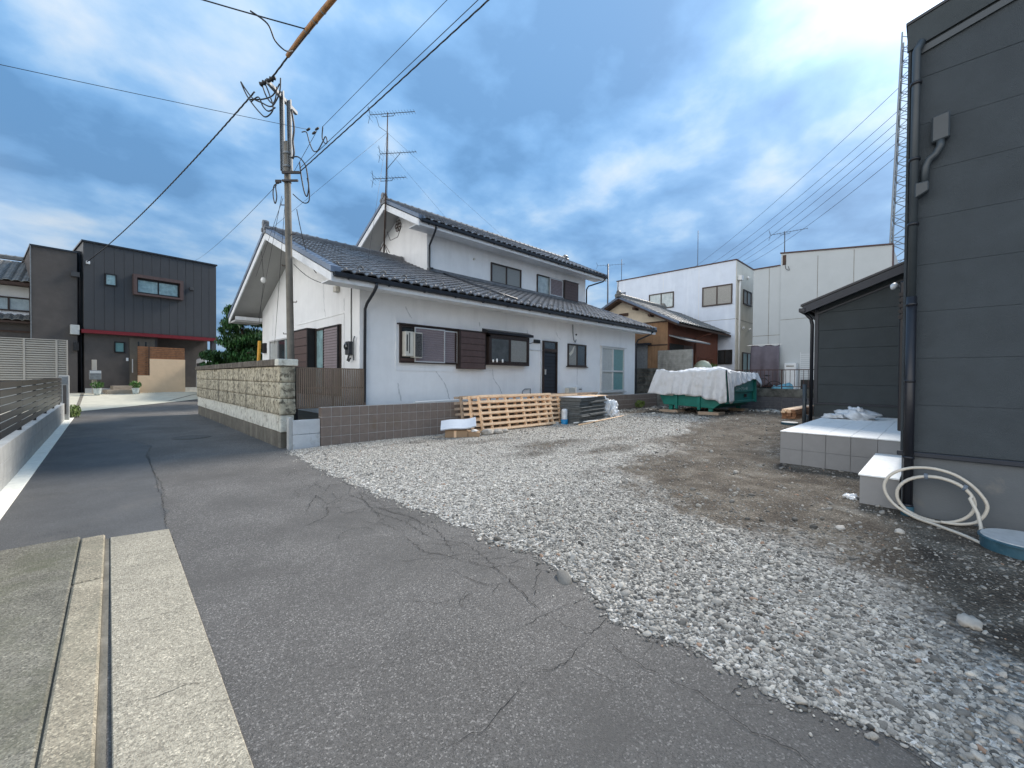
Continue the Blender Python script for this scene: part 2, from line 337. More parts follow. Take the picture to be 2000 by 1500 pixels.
# cracks in the asphalt, laid as thin recess-coloured ribbons
CR=[[(1.62,1.64),(1.78,1.62),(1.89,1.63),(2.1,1.58),(2.3,1.56)],[(1.92,1.76),(2.15,1.94),(2.26,2.0),(2.42,2.2)],[(1.89,1.63),(1.88,1.46),(1.93,1.32),(2.01,1.33),(2.2,1.36)],[(1.93,1.32),(1.74,1.29),(1.6,1.28),(1.42,1.33)],[(2.01,1.33),(1.9,1.13),(1.89,1.02),(1.89,.93),(1.92,.74),(1.89,.59),(1.86,.5),(1.87,.36),(1.8,.1),(1.75,-.3)],[(1.89,1.02),(2.14,1.05)],[(2.13,1.32),(2.14,1.14),(2.1,1.03),(2.17,.93),(2.2,.76),(2.26,.63),(2.25,.56),(2.2,.48),(2.2,.33),(2.23,.23),(2.2,.09),(2.15,-.05),(2.1,-.4)],[(1.92,.74),(2.02,.64),(2.16,.58),(2.27,.55),(2.36,.56)],[(1.72,1.27),(1.68,1.11),(1.71,1.01)],[(2.17,.93),(2.32,.9)],[(1.89,.59),(1.97,.59),(2.06,.49)],[(1.86,.5),(1.88,.28)],[(1.5,4.61),(1.8,5.18),(1.77,4.72),(2.11,4.99),(2.28,5.29),(2.3,5.66)],[(2.11,4.99),(2.11,4.5),(2.3,4.4)],[(2.11,4.5),(2.02,4.14),(2.1,3.6),(2.05,3.1)],[(1.82,5.06),(2.12,5.57),(2.22,5.35)],[(.51,4.14),(.79,4.16),(1.02,4.18)],[(2.24,5.0),(2.06,4.33),(2.21,3.73),(2.19,3.16),(2.0,2.7)],[(2.47,2.22),(2.06,2.3),(2.0,2.6)],[(2.0,2.6),(1.85,2.9),(1.9,3.3)],[(1.77,4.72),(1.6,4.3),(1.3,4.15)],[(2.06,4.33),(1.75,4.25)],[(.5,6.2),(.52,7.2),(.5,8.2),(.54,9.7)],[(2.05,3.1),(2.2,2.8),(2.15,2.5),(1.92,1.76),(1.89,1.63)],[(1.42,1.33),(1.1,1.25),(.9,1.3)]]
cm=MB()
def ribbon(mb,pl,w,z=.0055,jit=.012):
    pts=[]
    for (x0,y0),(x1,y1) in zip(pl,pl[1:]):
        n=max(2,int(math.hypot(x1-x0,y1-y0)/.03))
        for k in range(n):
            t=k/n; pts.append((x0+(x1-x0)*t+random.gauss(0,jit*.5),y0+(y1-y0)*t+random.gauss(0,jit*.5)))
    pts.append(pl[-1]); rows=[]
    for i,p in enumerate(pts):
        q=pts[min(i+1,len(pts)-1)]; pq=pts[max(i-1,0)]; d=V((q[0]-pq[0],q[1]-pq[1])); d=d.normalized() if d.length>0 else V((1,0)); ww=w*random.uniform(.35,1.25)*(1 if 3<i<len(pts)-3 else .4)
        rows.append([(p[0]-d.y*ww/2,p[1]+d.x*ww/2,z),(p[0]+d.y*ww/2,p[1]-d.x*ww/2,z)])
    mb.grid(rows)
for c in CR: ribbon(cm,c,.0034 if c[0][1]<2.3 else .005,jit=.016)
rc=random.Random(12)
for k in range(70):
    y=rc.uniform(1.9,6.8); x=2.32-abs(rc.gauss(0,.30)); a=rc.uniform(0,6.28); pl=[(x,y)]
    for j in range(rc.randint(2,6)):
        a+=rc.gauss(0,.7); l=rc.uniform(.06,.2); x+=l*math.cos(a)*.8; y+=l*math.sin(a)*1.2
        if x>2.4 or x<1.1: break
        pl.append((x,y))
    if len(pl)>2: ribbon(cm,pl,.0034,jit=.014)
ribbon(cm,[(.40,4.95),(.46,6.1),(.51,8.1),(.52,9.8),(.66,11.0),(.5,12.0)],.006,jit=.02)
cm.build('crack',M['crack'],road,recalc=False)
# gravel and dirt lot
EY=[-6,-.02,.17,.42,.7,1.01,1.345,1.76,2.2,2.78,3.5,4.44,6.23,8.72]; EX=[2.25,2.21,2.205,2.17,2.18,2.18,2.15,2.38,2.46,2.42,2.43,2.36,2.33,2.47]
edge=lambda y: np.interp(y,EY,EX)+.03*np.sin(np.asarray(y)*9)+.02*np.sin(np.asarray(y)*23)
DP=np.array([(14.0,5.4),(11,4.8),(8.6,4.3),(6.8,3.8),(4.55,2.9),(4.05,1.9),(3.95,1.15),(3.85,.52),(3.5,.02),(3.1,-.30),(3.0,-1.5),(2.8,-7),(20,-7),(20,9),(14.2,9),(13.2,8),(14.3,6.6)])
def inpoly(x,y):
    r=np.zeros(x.shape,bool); n=len(DP); j=n-1
    for i in range(n):
        xi,yi=DP[i]; xj,yj=DP[j]
        c=((yi>y)!=(yj>y))&(x<(xj-xi)*(y-yi)/(yj-yi+1e-12)+xi); r^=c; j=i
    return r
def dirt(x,y,bl=1.0):
    x=np.asarray(x,float); y=np.asarray(y,float); s=0
    for k in range(12):
        a=k*2.4; r=.05+.075*k; s=s+inpoly(x+r*np.cos(a)+.34*wob(x,y,1.7),y+r*np.sin(a)+.30*wob(y+5,x,1.9))
    d=s/12*(.62+.38*np.clip(.5+1.1*wob(x+3,y+1,.9),0,1))
    for cx,cy,rx,ry,a in ((6.0,7.0,1.1,.45,.6),(5.7,5.3,1.1,.5,.62),(6.9,5.7,1.5,.55,.72),(7.2,4.6,1.3,.5,.66),(9.2,4.4,1.9,.45,.55),(4.9,7.9,1.8,.35,.55),(9.5,7.2,1.6,.5,.3),(5.2,3.6,1.2,.5,.45),(8.6,5.2,1.6,.5,.5),(11.5,6.3,1.8,.5,.35)):
        q=((x-cx+.35*wob(x,y,2.1))/rx)**2+((y-cy+.25*wob(y,x,2.3))/ry)**2; d=np.maximum(d,bl*a*np.exp(-q))
    return np.clip(d,0,1)
def lotz(x,y):
    e=np.clip((np.asarray(x)-edge(y))/.35,0,1)
    return gz(x,y)+.003+e*(.012+.012*wob(x,y,1.2)+.006*wob(y,x,4.0))+.05*smooth(12.5,16,x)*wob(x+2,y,1.4)*smooth(4.3,5.5,y)
us=np.linspace(0,1,170)**1.5; yl=np.r_[np.arange(-7,-1,.4),np.arange(-1,8.72,.075)]
XX=np.array([[edge(y)+(19.25-edge(y))*u for y in yl] for u in us]); YY=np.array([[y for y in yl] for u in us]); ZZ=lotz(XX,YY)
b=MB(); b.grid([[(XX[i,j],YY[i,j],ZZ[i,j]) for j in range(XX.shape[1])] for i in range(XX.shape[0])])
lot=b.build('gravel_lot',None,recalc=False,kind='structure')
if lot.data.polygons[0].normal.z<0: lot.data.flip_normals()
lot.data.polygons.foreach_set('use_smooth',[True]*len(lot.data.polygons))
at=lot.data.attributes.new('dirt','FLOAT','POINT'); at.data.foreach_set('value',dirt(XX,YY).ravel().astype(np.float32))
m=bpy.data.materials.new('gravel_and_dirt'); m.use_nodes=True; t=m.node_tree; bs=t.nodes['Principled BSDF']; bs.inputs['Roughness'].default_value=.93; bs.inputs['Specular IOR Level'].default_value=.25
geo=t.nodes.new('ShaderNodeNewGeometry'); pos=geo.outputs['Position']
def vor(scale): 
    v=t.nodes.new('ShaderNodeTexVoronoi'); v.inputs['Scale'].default_value=scale; t.links.new(pos,v.inputs['Vector']); return v
v1=vor(38); v2=vor(90); s1=t.nodes.new('ShaderNodeSeparateColor'); t.links.new(v1.outputs['Color'],s1.inputs[0]); s2=t.nodes.new('ShaderNodeSeparateColor'); t.links.new(v2.outputs['Color'],s2.inputs[0])
gcol=ramp(s1.outputs[0],[(0,(.12,.118,.112)),(.3,(.31,.30,.28)),(.65,(.48,.465,.43)),(1,(.66,.64,.60))],t)
dcol=ramp(noise(2.2,7,.65,.4,pos,t),[(.34,(.052,.042,.033)),(.50,(.10,.084,.066)),(.62,(.155,.137,.112)),(.75,(.215,.198,.17))],t)
dsp=ramp(s2.outputs[0],[(0,.65),(.7,1.0),(.9,1.25),(.97,2.4)],t)
dm=t.nodes.new('ShaderNodeMix'); dm.data_type='RGBA'; dm.blend_type='MULTIPLY'; dm.inputs[0].default_value=1; t.links.new(dcol,dm.inputs[6]); t.links.new(dsp,dm.inputs[7])
an=t.nodes.new('ShaderNodeAttribute'); an.attribute_name='dirt'
fac=mth('ADD',an.outputs['Fac'],mth('MULTIPLY',mth('SUBTRACT',noise(7,5,.7,.3,pos,t),.5,t),.8,t),t); fr=ramp(fac,[(.28,0),(.62,1)],t)
mxx=t.nodes.new('ShaderNodeMix'); mxx.data_type='RGBA'; t.links.new(fr,mxx.inputs[0]); t.links.new(gcol,mxx.inputs[6]); t.links.new(dm.outputs[2],mxx.inputs[7]); t.links.new(mxx.outputs[2],bs.inputs['Base Color'])
bp=t.nodes.new('ShaderNodeBump'); bp.inputs['Strength'].default_value=.9; bp.inputs['Distance'].default_value=.02; bp.invert=True; t.links.new(v1.outputs['Distance'],bp.inputs['Height'])
bp2=t.nodes.new('ShaderNodeBump'); bp2.inputs['Strength'].default_value=.6; bp2.inputs['Distance'].default_value=.02; t.links.new(noise(45,5,.7,0,pos,t),bp2.inputs['Height']); t.links.new(bp.outputs[0],bp2.inputs['Normal']); t.links.new(bp2.outputs[0],bs.inputs['Normal'])
lot.data.materials.append(m)
# loose pebbles: points carrying size, turn and tone; one pebble shape is instanced on them
def pebble_cloud(name,x,y,r,tone,label):
    n=len(x); z=lotz(x,y)+r*.05
    me=bpy.data.meshes.new(name); me.vertices.add(n); me.vertices.foreach_set('co',np.stack([x,y,z],1).astype(np.float32).ravel())
    def attr(nm,ty,key,arr): a=me.attributes.new(nm,ty,'POINT'); a.data.foreach_set(key,np.asarray(arr,np.float32).ravel())
    sc=np.stack([r*RNG.uniform(.85,1.5,n),r*RNG.uniform(.75,1.1,n),r*RNG.uniform(.45,.8,n)],1)
    attr('psc','FLOAT_VECTOR','vector',sc); attr('prot','FLOAT_VECTOR','vector',np.stack([RNG.normal(0,.35,n),RNG.normal(0,.35,n),RNG.uniform(0,6.28,n)],1)); attr('tone','FLOAT','value',tone)
    ob=bpy.data.objects.new(name,me); COL.objects.link(ob); ob['kind']='stuff'; ob['label']=label; ob['category']='gravel'
    g=bpy.data.node_groups.new('scatter_'+name,'GeometryNodeTree'); g.interface.new_socket('Geometry',in_out='INPUT',socket_type='NodeSocketGeometry'); g.interface.new_socket('Geometry',in_out='OUTPUT',socket_type='NodeSocketGeometry')
    gn=g.nodes; gi=gn.new('NodeGroupInput'); go=gn.new('NodeGroupOutput'); ico=gn.new('GeometryNodeMeshIcoSphere'); ico.inputs['Subdivisions'].default_value=2; ico.inputs['Radius'].default_value=1
    sp_=gn.new('GeometryNodeSetPosition'); nz=gn.new('ShaderNodeTexNoise'); nz.inputs['Scale'].default_value=1.1; nz.inputs['Detail'].default_value=1
    sub=gn.new('ShaderNodeVectorMath'); sub.operation='SUBTRACT'; sub.inputs[1].default_value=(.5,.5,.5); sca=gn.new('ShaderNodeVectorMath'); sca.operation='SCALE'; sca.inputs['Scale'].default_value=.9
    g.links.new(nz.outputs['Color'],sub.inputs[0]); g.links.new(sub.outputs[0],sca.inputs[0]); g.links.new(ico.outputs[0],sp_.inputs['Geometry']); g.links.new(sca.outputs[0],sp_.inputs['Offset'])
    sm=gn.new('GeometryNodeSetShadeSmooth'); g.links.new(sp_.outputs[0],sm.inputs[0]); stm=gn.new('GeometryNodeSetMaterial'); stm.inputs['Material'].default_value=PM; g.links.new(sm.outputs[0],stm.inputs[0])
    iop=gn.new('GeometryNodeInstanceOnPoints'); g.links.new(gi.outputs[0],iop.inputs['Points']); g.links.new(stm.outputs[0],iop.inputs['Instance'])
    for nm,so_ in (('psc','Scale'),('prot','Rotation')):
        na=gn.new('GeometryNodeInputNamedAttribute'); na.data_type='FLOAT_VECTOR'; na.inputs[0].default_value=nm; g.links.new(na.outputs[0],iop.inputs[so_])
    g.links.new(iop.outputs[0],go.inputs[0]); md=ob.modifiers.new('scatter','NODES'); md.node_group=g; return ob
PM=bpy.data.materials.new('pebble'); PM.use_nodes=True; t=PM.node_tree; bs=t.nodes['Principled BSDF']; bs.inputs['Roughness'].default_value=.85; bs.inputs['Specular IOR Level'].default_value=.3
an=t.nodes.new('ShaderNodeAttribute'); an.attribute_type='INSTANCER'; an.attribute_name='tone'
pc=ramp(an.outputs['Fac'],[(0,(.07,.067,.061)),(.18,(.165,.157,.142)),(.40,(.285,.27,.243)),(.58,(.395,.372,.332)),(.80,(.515,.485,.43)),(.93,(.70,.67,.61)),(1.0,(.30,.20,.14))],t); 
geo=t.nodes.new('ShaderNodeNewGeometry'); pn=ramp(noise(160,3,.6,0,geo.outputs['Position'],t),[(.3,.8),(.7,1.15)],t); mm=t.nodes.new('ShaderNodeMix'); mm.data_type='RGBA'; mm.blend_type='MULTIPLY'; mm.inputs[0].default_value=1; t.links.new(pc,mm.inputs[6]); t.links.new(pn,mm.inputs[7]); t.links.new(mm.outputs[2],bs.inputs['Base Color'])
def sample(n,x0,x1,y0,y1): return RNG.uniform(x0,x1,n),RNG.uniform(y0,y1,n)
PX=[];PY=[];PR=[]
for n,x0,x1,y0,y1,rm in ((60000,2.1,5.2,-.9,3.0,.0076),(84000,2.2,7.5,3.0,8.6,.0071),(30000,7.5,14.5,3.6,8.6,.0105),(9000,5.0,12,-.3,3.6,.011),(7000,12,19,2.0,8.6,.020),(2500,2.1,6,-3,-.9,.015)):
    x,y=sample(n,x0,x1,y0,y1); d=dirt(x,y,.62); ex=x-edge(y)
    keep=(ex>RNG.normal(-.0,.05,n))&(RNG.uniform(0,1,n)>np.clip((d-.10)*1.9,0,.93)); keep&=~((x>6.0)&(y<.30))&~((x>8.1)&(y<1.95))
    r=rm*np.exp(RNG.normal(0,.42,n)); PX.append(x[keep]);PY.append(y[keep]);PR.append(r[keep])
for n,x0,x1,y0,y1,rm in ((16000,3.0,8.0,-.8,3.9,.0056),(12000,7.0,18,2.0,8.3,.0078),(1500,3.2,12,-.2,4,.016)):
    x,y=sample(n,x0,x1,y0,y1); keep=(x>edge(y)+.2)&~((x>6.0)&(y<.30))&~((x>8.1)&(y<1.95))&(RNG.uniform(0,1,n)<np.clip(.35+.7*wob(x,y,2.3),0.05,1)); PX.append(x[keep]);PY.append(y[keep]);PR.append((rm*np.exp(RNG.normal(0,.4,n)))[keep])
# strays on the asphalt edge
x,y=sample(3200,1.2,2.46,-.7,8.6); k=RNG.uniform(0,1,3200)<np.exp(-np.maximum(edge(y)-x,0)/.085); PX.append(x[k]);PY.append(y[k]);PR.append(.0052*np.exp(RNG.normal(0,.4,k.sum())))
px,py,pr_=map(np.concatenate,(PX,PY,PR)); tone=np.clip(RNG.beta(1.75,1.85,len(px)),0,.985); tone=np.clip((tone*.9-.06+.15*smooth(2.2,4.5,py))*(1-.35*smooth(.25,.7,dirt(px,py))),0,.985); tone[RNG.uniform(0,1,len(px))<.012]=1.0
pebble_cloud('gravel',px,py,pr_,tone,'loose grey and white gravel spread over the building lot')
# rubble of bigger lumps along the foot of the far walls
n=900; x=RNG.uniform(12.6,19,n); y=np.where(x<14.6,RNG.normal(8.35,.16,n),RNG.normal(7.9,.5,n)); s=RNG.uniform(0,1,n)<.3; x[s]=RNG.uniform(17.6,19.0,s.sum()); y[s]=RNG.uniform(3.2,5.0,s.sum())
k=(y<8.55)&(y>2.6); x,y=x[k],y[k]; pebble_cloud('rubble',x,y,.035*np.exp(RNG.normal(0,.4,len(x))),np.clip(RNG.beta(1.2,2.2,len(x)),0,.97),'dark broken rubble heaped at the foot of the far walls')
# left apron, kerb and slab
def strip(name,mt,x0,x1,y0,y1,z0,z1,bev=.006): return MB().box(x0,x1,y0,y1,z0,z1).build(name,mt,None,bev=bev,kind='structure')
ap=MB().box(.026,.34,-6,5.0,-.1,.012); ap.v=[V((v.x+(.075*(v.y+6)/11 if v.x>.2 else 0),v.y-(.08 if v.x>.2 and v.y>4 else 0),v.z)) for v in ap.v]
ap.v=[V((v.x-.0045*(5.1-v.y),v.y,v.z)) for v in ap.v]; ap.build('gutter_apron',M['apron'],None,bev=.004,kind='structure')
rs=random.Random(3)
pav=bpy.data.objects.new('kerb',None); COL.objects.link(pav); pav['kind']='structure'; WORLD['kerb']=V((0,0,0))
SK=lambda b:setattr(b,'v',[V((v.x-.0097*(5.1-v.y),v.y,v.z)) for v in b.v]) or b
y=-6.0
while y<5.0:
    l=min(1.98,5.06-y); SK(MB().box(-.150,-.004,y+.004,y+l-.004,-.1,.034)).build('kerb_stone',M['kerb_old'],pav,bev=.010); y+=2.0
SK(MB().box(-.003,.025,-6,5.0,-.1,.004)).build('gutter_channel',M['old_concrete'],pav)
sl_=SK(MB().box(-6,-.158,-6,5.15,-.1,.030)); sl_.build('driveway_slab',M['slab_old'],None,bev=.01,kind='structure')
SK(MB().box(-.157,-.151,-6,5.1,-.1,.018)).build('slab_joint',M['earth'],None,kind='structure')
cm=MB(); 
for yy in (4.35,3.15,2.35): ribbon(cm,[(.03,yy+.06),(.15,yy+.02),(.25,yy+.03),(.37,yy-.05)],.0028,.0145,.010)
ribbon(cm,[(.415,4.9),(.395,4.0),(.372,3.0),(.352,2.0),(.33,1.0),(.31,0)],.012,.0065,.012)
cm.build('joint_crack',M['crack'],bpy.data.objects['gutter_apron'],recalc=False)
# pale kerb slabs on the left edge of the lane
kr=bpy.data.objects.new('lane_edge',None); COL.objects.link(kr); kr['kind']='structure'; WORLD['lane_edge']=V((0,0,0))
y=5.2
while y<20.2:
    z=g1(0,y); bx('kerb_slab',M['kerb_white'],kr,-.905,-.735,y+.006,y+.594,-.1,.016+rs.uniform(-.003,.003),bev=.006); y+=.6
# forecourt of pale concrete beyond the bend
F0=[(-9,21.2),(-.9,21.45),(.6,22.35),(3.2,24.0),(9,27.3),(9,32),(-9,32)]
rows=[]
for x in np.linspace(-9,9,40):
    y0=np.interp(x,[-9,-.9,.6,3.2,9],[21.2,21.45,22.35,24.0,27.3]); rows.append([(x,y,g1(x,y)+.014) for y in np.linspace(y0,32,16)])
o=MB().grid(rows).build('forecourt',M['forecourt'],recalc=False,kind='structure')
if o.data.polygons[0].normal.z<0: o.data.flip_normals()
cm=MB(); 
for pl in ([(-.75,22.2),(-.7,26.4)],[(2.0,23.6),(3.0,25.2),(4.6,27)]):
    rows=[]
    for k in range(20):
        tt=k/19*(len(pl)-1); i=min(int(tt),len(pl)-2); q=tt-i; x=pl[i][0]*(1-q)+pl[i+1][0]*q; y=pl[i][1]*(1-q)+pl[i+1][1]*q; rows.append([(x-.05,y,g1(x,y)+.019),(x+.05,y,g1(x,y)+.019)])
    cm.grid(rows)
cm.build('gravel_joint',M['old_concrete'],o,recalc=False)
# manhole cover in the lane
mh=MB().lathe((1.42,12.0,.0),[(.36,0),(.36,.008),(.33,.010),(.325,.006),(.29,.006),(.285,.010),(.0,.010)],32).build('manhole_cover',M['iron'])
tag(mh,'round iron manhole cover set in the lane asphalt','manhole cover')
# ------------------------------------------------------------------ building helpers
def window(F,parent,a0,a1,z0,z1,mf,mg,n=2,proud=.05,fw=.045,name='window',mul=None,gl=None):
    b=MB().box(a0,a1,.002,proud,z1-fw,z1,F).box(a0,a1,.002,proud+.015,z0,z0+fw,F).box(a0,a0+fw,.002,proud-.004,z0+fw,z1-fw,F).box(a1-fw,a1,.002,proud-.004,z0+fw,z1-fw,F)
    w=(a1-a0-2*fw)/n
    for i in range(1,n): x=a0+fw+w*i; b.box(x-fw*.5,x+fw*.5,.002,proud-.012,z0+fw,z1-fw,F)
    o=b.build(name,mf,parent)
    for i in range(n):
        bx('pane',(gl[i] if gl else mg),o,a0+fw+w*i+(.5*fw if i else 0),a0+fw+w*(i+1)-(.5*fw if i<n-1 else 0),.004,.014+.006*(i%2),z0+fw,z1-fw,F)
    return o
def louver(F,parent,a0,a1,z0,z1,d0,mf,ms,n,name='louver_shutter'):
    b=MB(); w=.028
    b.box(a0,a1,d0,d0+.035,z1-w,z1,F).box(a0,a1,d0,d0+.035,z0,z0+w,F).box(a0,a0+w,d0,d0+.034,z0+w,z1-w,F).box(a1-w,a1,d0,d0+.034,z0+w,z1-w,F).box(a0+w,a1-w,d0,d0+.004,z0+w,z1-w,F)
    o=b.build(name,mf,parent); h=(z1-z0-2*w)/n; me=None
    for i in range(n):
        z=z0+w+h*i
        s=MB().add([F.p(a,d,zz) for a in (a0+w,a1-w) for d,zz in ((d0+.006,z+h*.96),(d0+.026,z+h*.10),(d0+.026,z),(d0+.006,z+h*.80))],[(0,1,2,3),(7,6,5,4),(0,4,5,1),(1,5,6,2),(2,6,7,3),(3,7,4,0)])
        if me is None: q=s.build('slat',ms,o); me=q.data; c0=WORLD[q.name].copy()
        else: link('slat',me,c0+F.u*(h*i),o)
    return o
def shutter_box(F,parent,a0,a1,z0,z1,d,mf,mb_,n,name='shutter_box'):
    o=MB().box(a0,a1,.002,d-.01,z0,z1,F).box(a0-.02,a1+.02,.002,d+.02,z1,z1+.03,F).box(a0,a0+.05,d-.01,d,z0,z1,F).box(a1-.03,a1,d-.01,d,z0,z1,F).build(name,mf,parent)
    h=(z1-z0)/n; me=None
    for i in range(n):
        s=MB().box(a0+.055,a1-.035,d-.01,d+.004,z0+h*i+.006,z0+h*(i+1)-.006,F)
        if me is None: q=s.build('board',mb_,o,bev=.003); me=q.data; c0=WORLD[q.name].copy()
        else: link('board',me,c0+F.u*(h*i),o)
    return o
def pipe(name,mt,parent,pts,r,n=8,kind=None): return MB().tube(pts,r,n).build(name,mt,parent,smooth=True)
# one pantile: S profile, with a lip at its lower end
TW,TL=.268,.235
def tile_mesh(name,mt,seg=8,back=.30):
    b=MB(); prof=[(TW*i/seg, .024*math.sin(2*math.pi*(i/seg)*1.0+2.4)+.012*math.sin(4*math.pi*i/seg+.4)) for i in range(seg+1)]
    rows=[[(x,0,z-.004) for x,z in prof],[(x,0,z+.025) for x,z in prof],[(x,back,z-.002) for x,z in prof]]
    b.grid(rows); me=bpy.data.meshes.new(name); me.from_pydata(b.v,[],b.f); me.materials.append(mt)
    if me.polygons[-1].normal.z<0: me.flip_normals()
    return me
def tiles(parent,me,x0,ncol,y0,z0,slope,nrow,sgn=1,skip=lambda x,y:False,cam_n=0,mt=None):
    """tiles on a slope rising towards +Y (sgn=1); returns the cells used, the nearest cam_n as objects, the rest joined"""
    al=math.atan(slope); ca,sa=math.cos(al),math.sin(al); cells=[]
    for r in range(nrow):
        for c in range(ncol):
            x=x0+c*TW; y=y0+r*TL*ca; z=z0+r*TL*sa
            if not skip(x,y): cells.append((x,y,z))
    cells.sort(key=lambda p:p[0]**2+p[1]**2+(p[2]-H)**2)
    for x,y,z in cells[:cam_n]: link('roof_tile',me,(x,y,z),parent,rot=(al+random.gauss(0,.012),0,random.gauss(0,.006)))
    if len(cells)>cam_n:
        bv=[v.co.copy() for v in me.vertices]; bf=[tuple(p.vertices) for p in me.polygons]; R=Matrix.Rotation(al,3,'X'); b=MB()
        for x,y,z in cells[cam_n:]:
            e=Matrix.Rotation(al+random.gauss(0,.012),3,'X'); b.add([e@v+V((x,y,z)) for v in bv],bf)
        o=b.build('roof_tiles',mt,parent,recalc=False,kind='stuff')
# ------------------------------------------------------------------ white stucco house
hs=thing('white_house','white stucco two-storey house with grey pantile roofs beside the gravel lot','house',(4.1,9.1,0))
SF=Fr((0,9.1,0),(1,0,0),(0,-1,0)); SG=Fr((4.1,0,0),(0,1,0),(-1,0,0)); SU=Fr((0,11.72,0),(1,0,0),(0,-1,0)); SUG=Fr((7.54,0,0),(0,1,0),(-1,0,0))
RS=.406; ry=lambda y: 3.50+RS*(min(y,26.5-y)-8.5)       # underside line of the lower roof
# lower walls as one pentagonal prism
b=MB().prism([(4.1,9.1,0),(4.1,17.18,0),(4.1,17.18,ry(17.18)-.05),(4.1,13.25,ry(13.25)-.06),(4.1,9.1,ry(9.1)-.05)],(12.2,0,0)); b.build('wall',M['stucco'],hs)
b=MB().prism([(7.54,11.72,3.5),(7.54,14.9,3.5),(7.54,14.9,6.5),(7.54,13.3,7.32),(7.54,11.72,6.55)],(8.76,0,0)); b.build('wall',M['stucco'],hs)
# lower roof: deck, barge boards, soffits, fascia, gutter
x0,x1=3.26,16.84
deck=lambda y0,z0,yr,zr,th: [(x0,y0,z0),(x0,yr,zr),(x0,yr,zr-th),(x0,y0,z0-th)]
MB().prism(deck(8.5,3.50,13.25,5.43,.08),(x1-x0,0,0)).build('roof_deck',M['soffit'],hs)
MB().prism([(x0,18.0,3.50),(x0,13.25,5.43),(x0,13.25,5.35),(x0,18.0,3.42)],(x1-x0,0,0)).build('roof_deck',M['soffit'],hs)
for X,th in ((x0-.035,.035),(x1,.035)):
    MB().prism([(X,8.46,3.50),(X,13.25,5.445),(X,13.25,5.265),(X,8.46,3.335)],(th,0,0)).build('barge_board',M['white_wood'],hs)
    MB().prism([(X,18.04,3.50),(X,13.25,5.445),(X,13.25,5.265),(X,18.04,3.335)],(th,0,0)).build('barge_board',M['white_wood'],hs)
MB().box(x0+.003,x1-.003,8.47,8.50,3.33,3.475).build('fascia',M['white_wood'],hs)
MB().box(x0+.003,x1-.003,8.505,9.098,3.385,3.405).build('soffit',M['white_wood'],hs)
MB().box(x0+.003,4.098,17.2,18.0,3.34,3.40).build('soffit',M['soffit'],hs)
MB().box(x0+.004,4.098,17.16,17.19,3.40,3.52).build('eave_return',M['white_wood'],hs)
def gutter(parent,xa,xb,y,z):
    pr=[(0,.0),(-.012,-.06),(-.05,-.085),(-.095,-.06),(-.105,.012),(-.095,.012),(-.085,-.05),(-.05,-.07),(-.02,-.05),(-.012,.0)]
    o=MB().prism([(xa,y+a,z+c) for a,c in pr],(xb-xa,0,0)).build('gutter',M['gutter'],parent)
    k=xa+.3; q=None
    while k<xb:
        bx('gutter_bracket',M['gutter'],o,k,k+.02,y-.10,y+.004,z-.095,z-.072); k+=.9
gutter(hs,x0,x1,8.465,3.505)
pipe('downpipe',M['gutter'],hs,[(4.16,8.41,3.43),(4.16,8.41,3.36),(4.17,8.55,3.26),(4.19,8.92,3.07),(4.19,9.02,2.95),(4.19,9.04,.85)],.034)
pipe('downpipe',M['gutter'],hs,[(16.55,8.41,3.43),(16.52,8.5,3.32),(16.36,9.0,3.10),(16.34,9.06,2.95),(16.34,9.06,.85)],.034)
TM=tile_mesh('pantile',M['tile'])
tiles(hs,TM,x0+.06,50,8.44,3.575,RS,22,skip=lambda x,y:(y>11.60 and x>7.35),cam_n=300,mt=M['tile'])
MB().prism([(x0,18.0,3.56),(x0,13.25,5.50),(x0,13.25,5.44),(x0,18.0,3.50)],(4.35,0,0)).build('rear_tiles',M['tile'],hs)
# eave row: round faces under each roll, and the little snow guard arches of the second row
me=None
for i in range(50):
    x=x0+.06+TW*(i+.62)
    if me is None: q=MB().lathe((x,8.43,3.60),[(.036,0),(.036,.04),(.024,.046)],10,(0,-1,0)).build('eave_disc',M['tile'],hs,smooth=False); me=q.data; c0=WORLD[q.name].copy()
    else: link('eave_disc',me,c0+V((TW*i,0,0)),hs)
me=None
for i in range(25):
    if me is None:
        y=8.44+2*TL*.926; z=3.575+2*TL*.376+.02; x=x0+.22
        q=MB().tube([(x-.07,y,z),(x-.045,y-.005,z+.055),(x,y-.01,z+.075),(x+.045,y-.005,z+.055),(x+.07,y,z)],.014,6).build('snow_guard',M['tile_old'],hs,smooth=True); me=q.data; c0=WORLD[q.name].copy()
    else: link('snow_guard',me,c0+V((TW*2*i,0,0)),hs)
def verge(parent,X,y0,z0,yr,zr,n,w=.2):
    for k in range(n):
        t0,t1=k/n,(k+1)/n; ya,yb=y0+(yr-y0)*t0,y0+(yr-y0)*t1; za,zb=z0+(zr-z0)*t0,z0+(zr-z0)*t1
        MB().prism([(X,ya,za+.06),(X,yb,zb+.045),(X,yb,zb-.06),(X,ya,za-.06)],(w,0,0)).build('verge_tile',M['verge'],parent)
verge(hs,x0-.06,8.42,3.575,13.2,5.515,20); verge(hs,x0-.06,18.05,3.575,13.3,5.515,14); verge(hs,x1-.12,8.42,3.575,11.7,4.90,14,.18)
